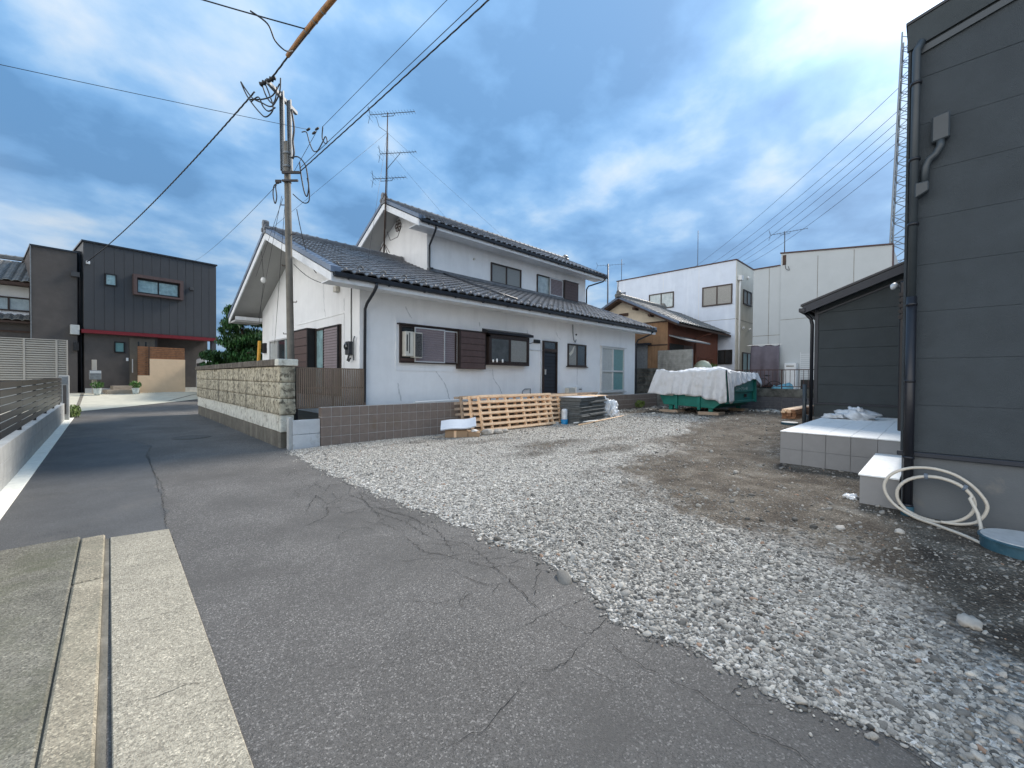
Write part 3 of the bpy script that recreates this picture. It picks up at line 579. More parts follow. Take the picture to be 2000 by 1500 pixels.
def ridge(parent,xa,xb,y,z,mt,orn=(True,False)):
    MB().box(xa,xb,y-.13,y+.13,z-.06,z+.05).build('ridge_course',mt,parent); n=int((xb-xa)/.27); w=(xb-xa)/n; me=None
    for i in range(n):
        if me is None:
            c=[(y+.10*math.cos(k*math.pi/6),z+.05+.085*math.sin(k*math.pi/6)) for k in range(7)]
            s=MB().prism([(xa,a,c_) for a,c_ in c],(w-.02,0,0)); s.prism([(xa+w-.06,y+(a-y)*1.14,z+.05+(c_-z-.05)*1.16) for a,c_ in c],(.055,0,0))
            q=s.build('ridge_tile',mt,parent); me=q.data; c0=WORLD[q.name].copy()
        else: link('ridge_tile',me,c0+V((w*i,0,0)),parent)
    for X,fl,s in ((xa,orn[0],-1),(xb,orn[1],1)):
        if not fl: continue
        b=MB().box(X-.05,X+.05,y-.17,y+.17,z-.10,z+.12); b.lathe((X,y,z+.17),[(.10,-.07),(.11,0),(.10,.07)],10,(1,0,0)); b.lathe((X,y-.13,z+.02),[(.06,-.07),(.06,.07)],8,(1,0,0)); b.lathe((X,y+.13,z+.02),[(.06,-.07),(.06,.07)],8,(1,0,0))
        b.build('ridge_end_ornament',mt,parent)
ridge(hs,x0-.02,7.5,13.25,5.53,M['tile'])
# flashing course where the lower roof meets the upper wall, and the dividing ridge roll on the skirt roof
MB().box(7.54,16.3,11.60,11.718,4.90,5.00).build('flashing_course',M['tile'],hs)
pipe('roof_divider',M['gutter'],hs,[(8.75,8.75,3.74),(8.35,10.2,4.33),(8.1,11.55,4.88)],.05)
MB().prism([(16.33,11.6,4.93),(16.33,13.2,5.56),(16.33,13.2,5.44),(16.33,11.6,4.81)],(.45,0,0)).build('ridge_course',M['tile'],hs)
# upper roof
u0,u1=6.86,17.06; UR=.50; ue,uz=11.1,6.24; rz=uz+UR*(13.3-ue)
MB().prism([(u0,ue,uz),(u0,13.3,rz),(u0,13.3,rz-.08),(u0,ue,uz-.08)],(u1-u0,0,0)).build('roof_deck',M['soffit'],hs)
MB().prism([(u0,15.5,uz),(u0,13.3,rz),(u0,13.3,rz-.08),(u0,15.5,uz-.08)],(u1-u0,0,0)).build('roof_deck',M['soffit'],hs)
for X in (u0-.035,u1):
    MB().prism([(X,ue-.03,uz),(X,13.3,rz+.015),(X,13.3,rz-.20),(X,ue-.03,uz-.20)],(.035,0,0)).build('barge_board',M['white_wood'],hs)
    MB().prism([(X,15.53,uz),(X,13.3,rz+.015),(X,13.3,rz-.20),(X,15.53,uz-.20)],(.035,0,0)).build('barge_board',M['white_wood'],hs)
MB().box(u0+.003,u1-.003,ue-.03,ue,uz-.17,uz-.025).build('fascia',M['white_wood'],hs)
MB().box(u0+.003,u1-.003,ue+.004,11.718,uz-.12,uz-.10).build('soffit',M['white_wood'],hs)
gutter(hs,u0,u1,ue-.035,uz+.005)
tiles(hs,TM,u0+.05,38,ue-.06,uz+.075,UR,11,cam_n=0,mt=M['tile'])
MB().prism([(u0,15.55,uz+.06),(u0,13.3,rz+.07),(u0,13.3,rz+.01),(u0,15.55,uz)],(u1-u0,0,0)).build('rear_tiles',M['tile'],hs)
verge(hs,u0-.06,ue-.06,uz+.075,13.25,rz+.09,10); verge(hs,u0-.06,15.55,uz+.075,13.35,rz+.09,10); verge(hs,u1-.12,ue-.06,uz+.075,13.25,rz+.09,10,.18)
ridge(hs,u0-.02,16.75,13.3,rz+.10,M['tile'],(True,True))
pipe('downpipe',M['gutter'],hs,[(7.42,11.0,6.16),(7.44,11.08,6.05),(7.56,11.6,5.72),(7.60,11.66,5.55),(7.60,11.66,5.02),(7.62,11.5,4.96)],.034)
pipe('downpipe',M['gutter'],hs,[(16.9,11.0,6.16),(16.85,11.1,6.02),(16.38,11.6,5.80),(16.34,11.68,5.65),(16.34,11.68,4.98)],.034)
# windows of the long wall
w=window(SF,hs,5.08,6.76,1.775,2.70,M['brown_metal'],M['glass'],2,.06,.05)
MB().box(5.02,7.76,.002,.10,2.70,2.73,SF).build('drip_cap',M['brown_metal'],w)
louver(SF,hs,5.46,6.36,1.80,2.665,.065,M['silver'],M['louver'],14); louver(SF,hs,6.30,6.80,1.80,2.655,.028,M['silver'],M['louver'],14)
ac=MB().box(5.14,5.37,.01,.20,1.93,2.53,SF).build('window_cooler',M['cream_plastic'],hs,bev=.01)
MB().box(5.375,5.60,.02,.22,1.90,2.52,SF).build('cooler_casing',M['cream_plastic'],ac,bev=.008); MB().box(5.395,5.58,.222,.228,1.925,2.495,SF).build('cooler_fins',M['coil'],ac)
MB().box(5.17,5.20,.201,.206,2.05,2.45,SF).build('vent_slot',M['rubber'],ac); MB().box(5.24,5.26,.201,.206,2.0,2.5,SF).build('vent_slot',M['rubber'],ac)
MB().box(5.09,5.58,.004,.06,1.79,1.885,SF).build('cooler_shelf',M['brown_board'],ac)
shutter_box(SF,hs,6.78,7.72,1.665,2.685,.15,M['brown_metal'],M['brown_board'],6)
tr=MB().box(4.99,5.01,.002,.016,1.60,2.84,SF).box(5.012,7.74,.002,.016,1.585,1.60,SF).build('window_trim',M['stucco'],hs)
by=MB().box(7.80,9.46,.002,.20,1.80,1.87,SF).box(7.80,7.86,.002,.20,1.87,2.66,SF).box(9.40,9.46,.002,.20,1.87,2.66,SF).box(7.80,9.46,.002,.20,2.60,2.68,SF).build('bay_window',M['brown_metal'],hs)
MB().prism([SF.p(7.70,.0,2.84),SF.p(7.70,.27,2.76),SF.p(7.70,.27,2.69),SF.p(7.70,.0,2.69)],(1.88,0,0)).build('bay_roof',M['dark_metal'],by)
for i,(a,c,g) in enumerate(((7.87,8.63,'glass_grey'),(8.64,9.395,'glass_frost'))):
    q=MB().box(a,c,.15,.19,1.875,1.91,SF).box(a,c,.15,.19,2.56,2.598,SF).box(a,a+.035,.15,.19,1.91,2.56,SF).box(c-.035,c,.15,.19,1.91,2.56,SF).build('sash',M['brown_metal'],by); bx('pane',M[g],q,a+.036,c-.036,.165,.175,1.912,2.558,SF)
    if i==0:
        for k,(xx,hh) in enumerate(((7.93,.08),(8.08,.11),(8.3,.10))): MB().lathe(SF.p(xx,.225,1.872),[(.02,0),(.027,.015),(.027,hh*.8),(.017,hh)],10).build('jar',M['porcelain'],by,smooth=True)
MB().box(9.87,10.14,.002,.05,2.56,2.67,SF).build('vent_cover',M['window_black'],hs)
dr=MB().box(10.29,10.33,.002,.07,.84,2.665,SF).box(10.97,11.01,.002,.07,.84,2.665,SF).box(10.331,10.969,.002,.07,2.63,2.665,SF).box(10.331,10.969,.002,.065,2.31,2.41,SF).build('side_door',M['brown_metal'],hs)
bx('pane',M['glass'],dr,10.331,10.969,.004,.02,2.411,2.629,SF); louver(SF,dr,10.335,10.965,.86,2.305,.012,M['dark_metal'],M['dark_metal'],12,'door_louver')
MB().box(10.36,10.385,.05,.10,1.55,1.72,SF).build('handle',M['silver'],dr)
w=window(SF,hs,11.62,12.70,1.86,2.655,M['brown_metal'],None,2,.05,.045,gl=[M['glass_frost'],M['glass']])
MB().add([SF.p(a,.027,z) for a,z in ((11.68,2.30),(11.76,2.22),(11.92,2.34),(12.02,2.58),(11.98,2.60),(11.84,2.42))],[(0,1,2,3,4,5)]).build('torn_curtain',M['cream_plastic'],w,recalc=False)
MB().box(11.55,12.76,.002,.09,1.83,1.858,SF).build('window_sill',M['brown_metal'],w)
w=window(SF,hs,13.69,15.36,.93,2.67,M['silver'],None,2,.06,.06,gl=[M['glass_pale'],M['glass_green']],name='glass_door'); MB().box(13.76,15.30,.055,.075,1.70,1.76,SF).build('mid_rail',M['silver'],w)
MB().box(13.63,15.44,.002,.11,2.672,2.70,SF).box(13.63,15.42,.002,.13,.88,.928,SF).build('door_surround',M['silver'],w)
ht=MB().box(11.50,11.86,.01,.18,.84,1.10,SF).build('water_heater',M['cream_plastic'],hs,bev=.01); MB().box(11.865,12.22,.01,.22,.86,1.13,SF).build('heater_case',M['white_metal'],ht,bev=.01); MB().box(12.02,12.18,.222,.226,1.03,1.06,SF).build('vent_slot',M['rubber'],ht)
pipe('wall_conduit',M['galv'],hs,[SF.p(11.88,.03,3.34),SF.p(11.90,.04,2.95),SF.p(11.93,.05,2.78),SF.p(12.02,.05,2.72),SF.p(12.07,.04,2.82)],.017)
pipe('gas_pipe',M['galv'],hs,[SF.p(9.30,.05,.86),SF.p(9.33,.05,1.02),SF.p(9.42,.05,1.08),SF.p(9.68,.05,1.09),SF.p(9.68,.05,.86)],.016)
pipe('white_conduit',M['white_metal'],hs,[SF.p(10.20,.02,.9),SF.p(10.20,.02,2.58)],.014); pipe('white_conduit',M['white_metal'],hs,[SF.p(9.47,.02,2.33),SF.p(10.30,.02,2.33)],.012)
pipe('loose_cable',M['cable'],hs,[SF.p(9.48,.03,2.52),SF.p(9.7,.03,2.53),SF.p(9.88,.03,2.60)],.008)
MB().lathe(SF.p(12.11,.002,3.0),[(.03,0),(.03,.03)],10,(0,-1,0)).build('pipe_hole',M['rubber'],hs)
# repaired cracks in the render
def wallcrack(F,pl,w=.02,nm='repaired_crack'):
    pts=[]
    for (a,z),(c,e) in zip(pl,pl[1:]): pts+=[(a+(c-a)*k/6+random.gauss(0,.008),z+(e-z)*k/6) for k in range(6)]
    pts.append(pl[-1]); MB().grid([[F.p(a-w*random.uniform(.3,.7),.003,z),F.p(a+w*random.uniform(.3,.7),.003,z)] for a,z in pts]).build(nm,M['repair'],hs,recalc=False)
for pl in ([(5.05,1.28),(5.08,1.1),(5.14,.84)],[(6.15,1.58),(6.38,1.3),(6.5,1.1),(6.58,.84)],[(8.10,1.68),(8.14,1.4),(8.38,1.15),(8.48,.95)],[(5.25,3.15),(5.33,3.0),(5.42,2.88)],[(9.55,2.95),(9.62,2.8),(9.66,2.72)],[(7.6,3.0),(7.61,2.88)],[(10.98,3.0),(11.1,2.85),(11.25,2.75)],[(12.2,1.82),(12.21,1.2)]): wallcrack(SF,pl,.034)
for pl in ([(11.3,3.9),(11.25,3.6),(11.2,3.2),(11.1,2.97)],[(9.95,3.3),(9.93,3.0)],[(15.8,3.5),(15.9,2.8)]): wallcrack(SG,pl,.034)
# gable wall
w=window(SG,hs,13.45,16.1,1.15,2.64,M['silver'],None,3,.06,.05,gl=[M['glass_green'],M['glass'],M['glass_pale']])
shutter_box(SG,hs,11.75,12.95,.95,2.69,.24,M['dark_metal'],M['brown_board'],8)
w=window(SG,hs,10.10,11.74,.95,2.70,M['brown_metal'],None,2,.05,.05,gl=[M['glass_frost'],M['glass_teal']],name='glass_door'); louver(SG,hs,10.13,11.07,.98,2.68,.055,M['dark_metal'],M['louver'],24)
MB().box(9.93,9.95,.002,.014,.9,2.94,SG).box(9.95,13.3,.002,.014,2.94,2.955,SG).build('window_trim',M['stucco'],hs)
mt_=MB().box(9.42,9.62,.002,.12,1.93,2.24,SG).build('electric_meter',M['gutter'],hs,bev=.015); MB().lathe(SG.p(9.52,.12,2.12),[(.07,0),(.075,.03),(.05,.05)],14,(-1,0,0)).build('meter_dial',M['glass'],mt_)
pipe('meter_cable',M['cable'],mt_,[SG.p(9.52,.06,1.93),SG.p(9.52,.10,1.80),SG.p(9.45,.10,1.78),SG.p(9.40,.08,1.86)],.02); pipe('meter_conduit',M['galv'],mt_,[SG.p(9.30,.05,1.80),SG.p(9.30,.05,2.28),SG.p(9.25,.05,2.34)],.02)
pipe('wall_conduit',M['cable'],hs,[SG.p(9.50,.02,3.55),SG.p(9.51,.02,2.95),SG.p(9.50,.02,2.24)],.012)
MB().box(10.2,10.38,.002,.10,3.49,3.63,SG).build('vent_hood',M['cream_plastic'],hs,bev=.01)
MB().box(16.6,16.9,.002,.08,2.25,2.6,SG).build('doorbell_box',M['dark_metal'],hs)
# upper windows, vent and metal flower on the gable
window(SU,hs,10.31,11.91,4.99,5.74,M['brown_metal'],M['glass_frost'],2,.06,.045)
window(SU,hs,12.86,14.50,4.97,5.76,M['brown_metal'],None,2,.06,.045,gl=[M['glass_curtain'],M['glass']]); louver(SU,hs,13.62,14.50,5.0,5.735,.065,M['silver'],M['louver'],12); shutter_box(SU,hs,14.55,15.55,4.95,5.75,.15,M['brown_metal'],M['brown_board'],6)
MB().lathe(SU.p(9.5,.002,5.69),[(.04,0),(.04,.05)],10,(0,-1,0)).build('vent_hood',M['cream_plastic'],hs)
fl=MB()
for k in range(6):
    a=k*math.pi/3; c=(13.55+.13*math.cos(a),6.84+.13*math.sin(a)); fl.tube([SUG.p(c[0]+.075*math.cos(q*math.pi/6),.03,c[1]+.075*math.sin(q*math.pi/6)) for q in range(13)],.014,6)
fl.build('wall_ornament',M['rust'],hs,smooth=True)
MB().box(13.45,14.0,.05,.5,5.62,5.66,SUG).box(13.5,13.95,.06,.45,5.50,5.60,SUG).build('vent_hood',M['dark_metal'],hs)
pipe('aerial_cable',M['cable'],hs,[(7.5,13.3,6.75),(7.3,13.2,6.3),(7.0,13.15,6.1),(6.85,13.1,6.35)],.01)
# ------------------------------------------------------------------ roof aerial
an=thing('roof_antenna','tall rooftop mast with three stacked television aerials at the upper gable','antenna',(6.74,13.1,5.62))
pipe('mast',M['rust'],an,[(6.74,13.1,5.62),(6.74,12.95,8.2),(6.74,12.87,10.2)],[.028,.024,.018],8)
b=MB()
for a in range(4): b.tube([(6.74,13.1,5.95),(6.74+.22*math.cos(a*1.57+.5),13.1+.22*math.sin(a*1.57+.5),5.60)],.012,5)
b.build('stand',M['rust'],an,smooth=True)
def yagi(parent,c,l,n,el,mt,d=(.62,-.78,0),br=True):
    d=V(d).normalized(); pz=V((-d.y,d.x,0)); c=V(c); b=MB().tube([c-d*l*.4,c+d*l*.6],.011,5)
    for k in range(n):
        q=c-d*l*.38+d*l*.97*k/(n-1); e=el*(1-.3*k/n); b.tube([q-pz*e/2,q+pz*e/2],.005,4)
    for s in (-1,1): b.tube([c-d*l*.4,c-d*l*.44+V((0,0,s*.28))],.008,4); 
    for s in (-1,1): b.tube([c-d*l*.40+V((0,0,s*.12))-pz*.2,c-d*l*.40+V((0,0,s*.12))+pz*.2],.005,4)
    if br: b.tube([c-d*.22,c-d*.20-V((0,0,.09)),c+d*.20-V((0,0,.09)),c+d*.24],.010,5)
    b.build('aerial',mt,parent)
yagi(an,(6.74,12.86,10.16),1.55,16,.34,M['ant']); yagi(an,(6.9,12.7,8.86),1.25,13,.3,M['ant'],br=False); yagi(an,(6.74,12.95,8.06),1.15,11,.34,M['ant'])
pipe('brace',M['ant'],an,[(6.74,12.93,8.35),(7.0,12.5,8.82)],.01,5)
pipe('feeder_cable',M['cable'],an,[(6.5,13.2,10.1),(6.55,13.1,9.75),(6.77,12.9,9.55),(6.78,12.93,8.3),(6.78,13.05,6.4)],.008,5)
for i,q in enumerate(((3.4,13.2,5.62),(5.0,10.6,4.5),(12.5,13.3,7.55),(9.5,13.35,7.55))):
    pipe('guy_wire',M['ant'],an,[(6.74,12.9,9.55 if i<3 else 9.0),q],.004,4)
# ------------------------------------------------------------------ stone wall along the lane
def rough_block(x0,x1,y0,y1,z0,z1,amp,ny,nz,seed,nx=2):
    """box with a tooled, uneven surface"""
    bm=bmesh.new(); bmesh.ops.create_cube(bm,size=1); 
    for v in bm.verts: v.co=V((x0+(v.co.x+.5)*(x1-x0),y0+(v.co.y+.5)*(y1-y0),z0+(v.co.z+.5)*(z1-z0)))
    bmesh.ops.bevel(bm,geom=bm.edges[:],offset=.012,segments=1,affect='EDGES'); bmesh.ops.subdivide_edges(bm,edges=[e for e in bm.edges if e.calc_length()>.12],cuts=ny,use_grid_fill=True)
    rr=random.Random(seed)
    for v in bm.verts: v.co+=V((rr.gauss(0,amp),rr.gauss(0,amp*.4),rr.gauss(0,amp*.4)))
    b=MB(); b.v=[v.co.copy() for v in bm.verts]; b.f=[tuple(v.index for v in f.verts) for f in bm.faces]; bm.free(); return b
sw=thing('stone_wall','low weathered wall of rough-hewn stone blocks along the lane','stone wall',(2.58,14,0))
bx('footing',M['old_concrete'],sw,2.47,2.69,9.04,19.15,-.1,.315,bev=.008)
y=8.98; k=0
while y<19.1:
    l=.9 if k else .30; l=min(l,19.15-y); rough_block(2.455,2.70,y+.004,y+l-.004,.32,.655,.003,3,0,k).build('base_stone',M['oya_light'],sw); y+=l; k+=1
for c in range(3):
    z=.66+.322*c; y=8.95; k=0
    while y<19.1:
        l=(.30,.62,.9)[c] if k==0 else rs.choice((.86,.9,.78,.95)); l=min(l,19.2-y)
        if l>.1: rough_block(2.43+rs.uniform(-.006,.01),2.72,y+.005,y+l-.005,z+.005,z+.316,.006,5,0,100*c+k).build('stone_block',M['oya'],sw,smooth=True)
        y+=l; k+=1
bx('mortar_core',M['old_concrete'],sw,2.462,2.69,8.99,19.14,.66,1.62)
rough_block(2.39,2.76,8.92,9.14,1.63,1.765,.003,2,0,900).build('cap_stone',M['oya_light'],sw)
y=9.145; k=0
while y<19.2:
    l=min(.9,19.28-y); rough_block(2.39,2.76,y+.003,y+l-.003,1.63,1.765+rs.uniform(-.006,.006),.005,4,0,700+k).build('cap_stone',M['oya_cap'],sw); y+=l; k+=1
wp=thing('concrete_panel_wall','two stacked white concrete boards between stone wall and brown block wall','concrete boards',(2.86,8.78,0))
bx('concrete_board',M['white_conc'],wp,2.60,3.115,8.73,8.80,-.05,.275,bev=.006); bx('concrete_board',M['white_conc'],wp,2.60,3.115,8.735,8.80,.283,.565,bev=.006); bx('post',M['concrete'],wp,2.53,2.598,8.74,8.86,-.05,.62,bev=.006)
bx('garden_ground',M['earth'],None,2.74,4.09,8.85,19.0,-.1,.44,kind='structure')
# slatted panel beside it
sp_=thing('slat_screen','brown vertical slat screen closing the gap beside the white house','screen',(3.5,9.05,.77))
bx('rail',M['panel_slat'],sp_,2.75,4.23,9.04,9.07,1.585,1.61); bx('rail',M['panel_slat'],sp_,2.75,4.23,9.04,9.07,.765,.79); bx('rail',M['panel_slat'],sp_,2.76,4.22,9.05,9.065,1.17,1.20)
me=None; ns=36
for i in range(ns):
    x=2.752+1.476*i/ns
    if me is None: q=MB().box(x,x+.027,9.012,9.040,.77,1.605).build('slat',M['panel_slat'],sp_,bev=.003); me=q.data; c0=WORLD[q.name].copy()
    else: link('slat',me,c0+V((1.476*i/ns,0,0)),sp_)
for x in (2.78,3.5,4.2): bx('post',M['dark_metal'],sp_,x-.02,x+.02,9.071,9.11,.45,1.60)
# ------------------------------------------------------------------ brown block wall
bw=thing('block_wall','long low wall of square brown blocks under the white house','block wall',(9.8,8.75,0))
bx('mortar_core',M['mortar'],bw,3.128,17.5,8.690,8.86,-.1,.797)
me=None
for r in range(4):
    for c in range(72):
        if me is None: q=MB().box(3.125,3.316,8.684,8.85,.005,.195).build('block',M['block'],bw,bev=.004); me=q.data; c0=WORLD[q.name].copy()
        else: link('block',me,c0+V((.2*c,rs.uniform(-.002,.002),.2*r)),bw)
pp=pipe('white_pipe',M['white_metal'],None,[(5.35,8.80,.825),(6.3,8.80,.835),(7.0,8.79,.835),(7.7,8.80,.83)],.022)
tag(pp,'thin white plastic pipe lying along the brown block wall top','pipe'); pp.location=V(WORLD[pp.name])
# ------------------------------------------------------------------ utility pole
up=thing('utility_pole','leaning concrete utility pole topped with two steel channels behind the stone wall','utility pole',(2.9,9.76,0))
ax=lambda z: V((2.9,9.76+.058*z,z)); rt=V((.70,-.714,0)); fw=V((.714,.70,0))
pipe('shaft',M['pole'],up,[ax(-.3),ax(2),ax(4.5),ax(6.55),ax(6.62)],[.076,.073,.068,.062,.038],18)
for s,zt in ((-1,7.75),(1,7.55)):
    b=MB(); c0_=ax(5.95)+rt*.085*s; c1_=ax(zt)+rt*.08*s; up_=(c1_-c0_).normalized(); l=(c1_-c0_).length; FF=Fr(c0_,rt,-fw,up_)
    b.box(-.045,.045,.0,.008,0,l,FF).box(-.045,-.037,.008,.05,0,l,FF).box(.037,.045,.008,.05,0,l,FF); ch=b.build('steel_channel',M['galv'],up)
    for k in range(9): MB().lathe(FF.p(0,.0,.2+k*.17),[(.012,-.02),(.012,.0)],6,tuple(-fw)).build('bolt_hole',M['rubber'],ch)
for z in (6.05,6.35,5.72): MB().lathe(ax(z),[(.078,-.025),(.08,0),(.078,.025)],18).build('band',M['galv'],up,smooth=True)
a0,a1=V((2.50,10.02,7.66)),V((3.22,10.55,7.56)); d=(a1-a0).normalized(); FF=Fr(a0,d,V((-d.y,d.x,0)),(0,0,1)); arm=MB().box(0,(a1-a0).length,-.035,.035,-.035,.035,FF).build('crossarm',M['galv'],up)
for k,c in enumerate(((2.46,10.17,7.70),(2.55,9.97,7.72))): MB().lathe(c,[(.02,-.10),(.055,-.08),(.03,-.03),(.06,.0),(.03,.04),(.05,.07),(.02,.10)],12,(.5,-.6,.3)).build('insulator',M['cable'],arm,smooth=True)
for k,z in enumerate((2.35,3.05,3.85,4.55,5.2)):
    p=ax(z); s=1 if k%2 else -1; pipe('step_bolt',M['rust'],up,[p+rt*.055*s,p+rt*.15*s,p+rt*.155*s+V((0,0,.03))],.010,6)
def loop(name,pts,r=.013,parent=up): 
    P=[V(p) for p in pts]; out=[]
    for i in range(len(P)-1):
        p0=P[max(i-1,0)];p1=P[i];p2=P[i+1];p3=P[min(i+2,len(P)-1)]
        for k in range(6):
            t=k/6; out.append(.5*((2*p1)+(p2-p0)*t+(2*p0-5*p1+4*p2-p3)*t*t+(3*p1-p0-3*p2+p3)*t**3))
    out.append(P[-1]); return MB().tube(out,r,6).build(name,M['cable'],parent,smooth=True)
tp=lambda u,v,w: V((2.46,10.17,7.70))+rt*u+V((0,0,v))+fw*w     # round the insulator end of the crossarm
for pts in ([(.02,0,0),(.12,-.25,.0),(.2,-.55,0),(.05,-.72,0),(-.1,-.62,0),(-.35,-.30,0),(-.5,.02,0),(-.42,-.1,0),(-.25,-.32,0),(-.05,-.42,0),(.12,-.5,0),(.22,-.45,0),(.34,-.2,0),(.36,.1,0)],[(-.05,.0,0),(.02,-.25,.05),(.15,-.4,.05),(.22,-.3,.05),(.25,-.05,.05)],[(-.30,-.35,0),(-.1,-.28,.1),(.1,-.22,.1),(.2,-.1,.1),(.28,.05,.1)],[(-.3,-.38,.03),(-.12,-.3,0),(-.02,-.5,0),(.1,-.6,0),(.25,-.52,0)]): loop('jumper_cable',[tp(*p) for p in pts],.014)
q=lambda u,z,w=0: ax(z)+rt*u-fw*w
loop('jumper_cable',[q(.15,7.3,.06),q(.20,6.9,.06),q(.17,6.6,.06),q(.19,6.35,.06),q(.16,6.2,.06)],.02); loop('jumper_cable',[q(.13,6.2,.1),q(.3,6.22,.1),q(.45,6.05,.1),q(.5,5.8,.1),q(.52,5.55,.1),q(.48,5.35,.1),q(.42,5.45,.1),q(.36,5.8,.1),q(.33,6.1,.1)],.014); loop('jumper_cable',[q(.17,5.4,.1),q(.3,5.28,.1),q(.42,5.2,.1),q(.52,5.25,.1),q(.53,5.5,.1),q(.49,5.75,.1)],.011)
loop('jumper_cable',[q(-.14,5.65,.08),q(-.25,5.6,.08),q(-.28,5.4,.08),q(-.24,5.2,.08),q(-.2,5.35,.08),q(-.22,5.6,.08),q(-.15,5.72,.08)],.012)
MB().box(-.22,-.10,.06,.10,5.66,5.72,Fr(ax(0)+V((0,.33,0)),rt,-fw)).build('clamp_bracket',M['dark_metal'],up)
b=MB().box(-.05,.34,.10,.14,0,.05,Fr(ax(5.84),rt,-fw)).box(-.05,.30,.10,.14,-.17,-.13,Fr(ax(5.84),rt,-fw)).build('cable_bracket',M['dark_metal'],up)
# ------------------------------------------------------------------ overhead wires
def wire(label,a,b,r,sag=.3,name='overhead_cable',cat='cable',mt='cable',n=24,twist=0,group=None):
    a,b=V(a),V(b); pts=[a.lerp(b,k/n)-V((0,0,sag*4*(k/n)*(1-k/n))) for k in range(n+1)]
    m_=MB()
    if twist:
        m=int((b-a).length/.06); d=(b-a).normalized(); u=d.cross(V((0,0,1))).normalized(); w=u.cross(d)
        for s in range(3): m_.tube([a.lerp(b,k/m)-V((0,0,sag*4*(k/m)*(1-k/m)))+(u*math.cos(k*.55+s*2.1)+w*math.sin(k*.55+s*2.1))*twist for k in range(m+1)],r,5)
    else: m_.tube(pts,r,5)
    o=m_.build(name,M[mt],smooth=True); tag(o,label,cat,group); return o
wire('twisted black service cable drooping from pole top down to the charcoal house',(2.36,10.5,7.62),(-.55,26.55,6.45),.008,.25,twist=.010)
wire('twisted black cable linking pole top to the orange sleeve',(2.55,9.95,7.74),(2.67,9.2,7.88),.008,.01,twist=.010)
sl1=pipe('cable_sleeve',M['orange'],None,[(2.66,9.25,7.88),(2.72,8.7,7.93),(2.79,8.1,7.97),(2.89,7.3,8.01),(3.0,6.2,8.08)],[.040,.047,.049,.05,.05],14); tag(sl1,'brown orange protective sleeve on the overhead cable above the pole','cable sleeve')
b=MB().tube([(2.68,9.15,7.85),(2.72,8.75,7.88),(2.77,8.3,7.91),(2.82,7.9,7.97),(2.88,7.4,8.05)],.014,6).tube([(2.70,9.0,7.88),(2.74,8.5,7.90),(2.80,8.05,7.93)],.010,6); b.build('strapped_cable',M['cable'],sl1,smooth=True)
for y_ in (8.42,8.1,7.8): MB().lathe((2.755-(y_-8.42)*.12,y_,7.953-(y_-8.42)*.05),[(.054,-.015),(.054,.015)],12,(.12,-.99,.06)).build('tie',M['galv'],sl1)
wire('thick black cable running on beyond the orange sleeve',(2.98,6.3,8.07),(4.6,-9,9.0),.02,.05)
wire('black cable entering from upper left to the orange sleeve',(-9.065, 14.4, 9.725),(2.71,8.40,7.95),.012,.30)
loop('splice_tail',[(1.9,8.75,8.0),(2.15,8.65,7.86),(2.3,8.75,7.70),(2.5,8.85,7.68),(2.66,8.95,7.82)],.014,sl1)
wire('thin messenger wire from far left to the floating splice right of the pole',(-7.0,9.0,4.57),(3.0,9.0,6.44),.0045,.05)
wire('single overhead wire rising from the floating splice to top centre',(3.12,8.62,6.40),(5.46, -10.64, 9.16),.0045,.06)
spl=thing('cable_splice','floating wire splice with hanging slack loop right of the pole','cable splice',(3.05,8.8,6.1))
for c in ((2.98,9.02,6.45),(3.08,8.82,6.42),(3.05,8.9,6.36)): MB().lathe(c,[(.015,-.05),(.024,-.02),(.024,.02),(.015,.05)],8,(.3,-.9,.2)).build('insulator',M['cable'],spl)
loop('slack_loop',[(2.93,9.25,6.47),(2.97,9.1,6.42),(3.0,9.02,6.2),(3.05,8.95,6.02),(3.1,8.85,6.0),(3.14,8.7,6.12),(3.17,8.62,6.22),(3.19,8.58,6.12),(3.17,8.62,6.08),(3.13,8.68,6.2),(3.12,8.62,6.40)],.011,spl)
wire('thin stay wire from splice down to the pole bracket',(3.08,8.83,6.38),(2.98,9.95,5.9),.005,0)
wire('upper of two parallel cables climbing from pole to top right',(3.0,9.62,5.88),(5.85, -11.44, 9.24),.006,.10); wire('lower spiralled cable of the parallel pair climbing from pole to top right',(3.02,9.60,5.83),(5.93, -11.4, 9.1),.0055,.12,twist=.007)
wire('thin cable descending left from the pole behind the charcoal house',(2.78,10.45,5.72),(4.5,40,9.9),.006,.3)
for i,(pz,qz,lab) in enumerate((((2.84,10.3,5.45),(4.05,17.6,3.45),'leftmost stay line falling from pole bracket to the eave'),((2.86,10.28,5.4),(3.4,15.0,4.55),'middle stay line falling from pole bracket over the gable'),((2.88,10.2,5.3),(3.3,12.6,2.3),'nearest stay line falling from pole bracket past the gable'))): wire(lab,pz,qz,.005,0,name='stay_line')
wire('service drop looping from pole to the bargeboard of the white house',(3.03,9.9,5.1),(3.55,10.2,3.85),.009,.25)
wire('pale service wire sagging from pole side to the gable bracket',(2.98,9.95,3.9),(3.9,9.75,3.62),.008,.18,mt='ant')
gi=thing('guard_insulator','white porcelain insulator hanging on a wire under the left gable','insulator',(3.5,14.6,4.35)); MB().lathe((3.5,14.55,4.38),[(.02,-.09),(.06,-.07),(.075,0),(.06,.07),(.02,.09)],14).build('body',M['porcelain'],gi,smooth=True); pipe('hanging_wire',M['cable'],gi,[(3.3,13.9,5.1),(3.5,14.55,4.49)],.006,5); pipe('hanging_wire',M['cable'],gi,[(3.5,14.55,4.27),(3.9,16.9,3.0),(3.9,16.95,2.0)],.006,5)
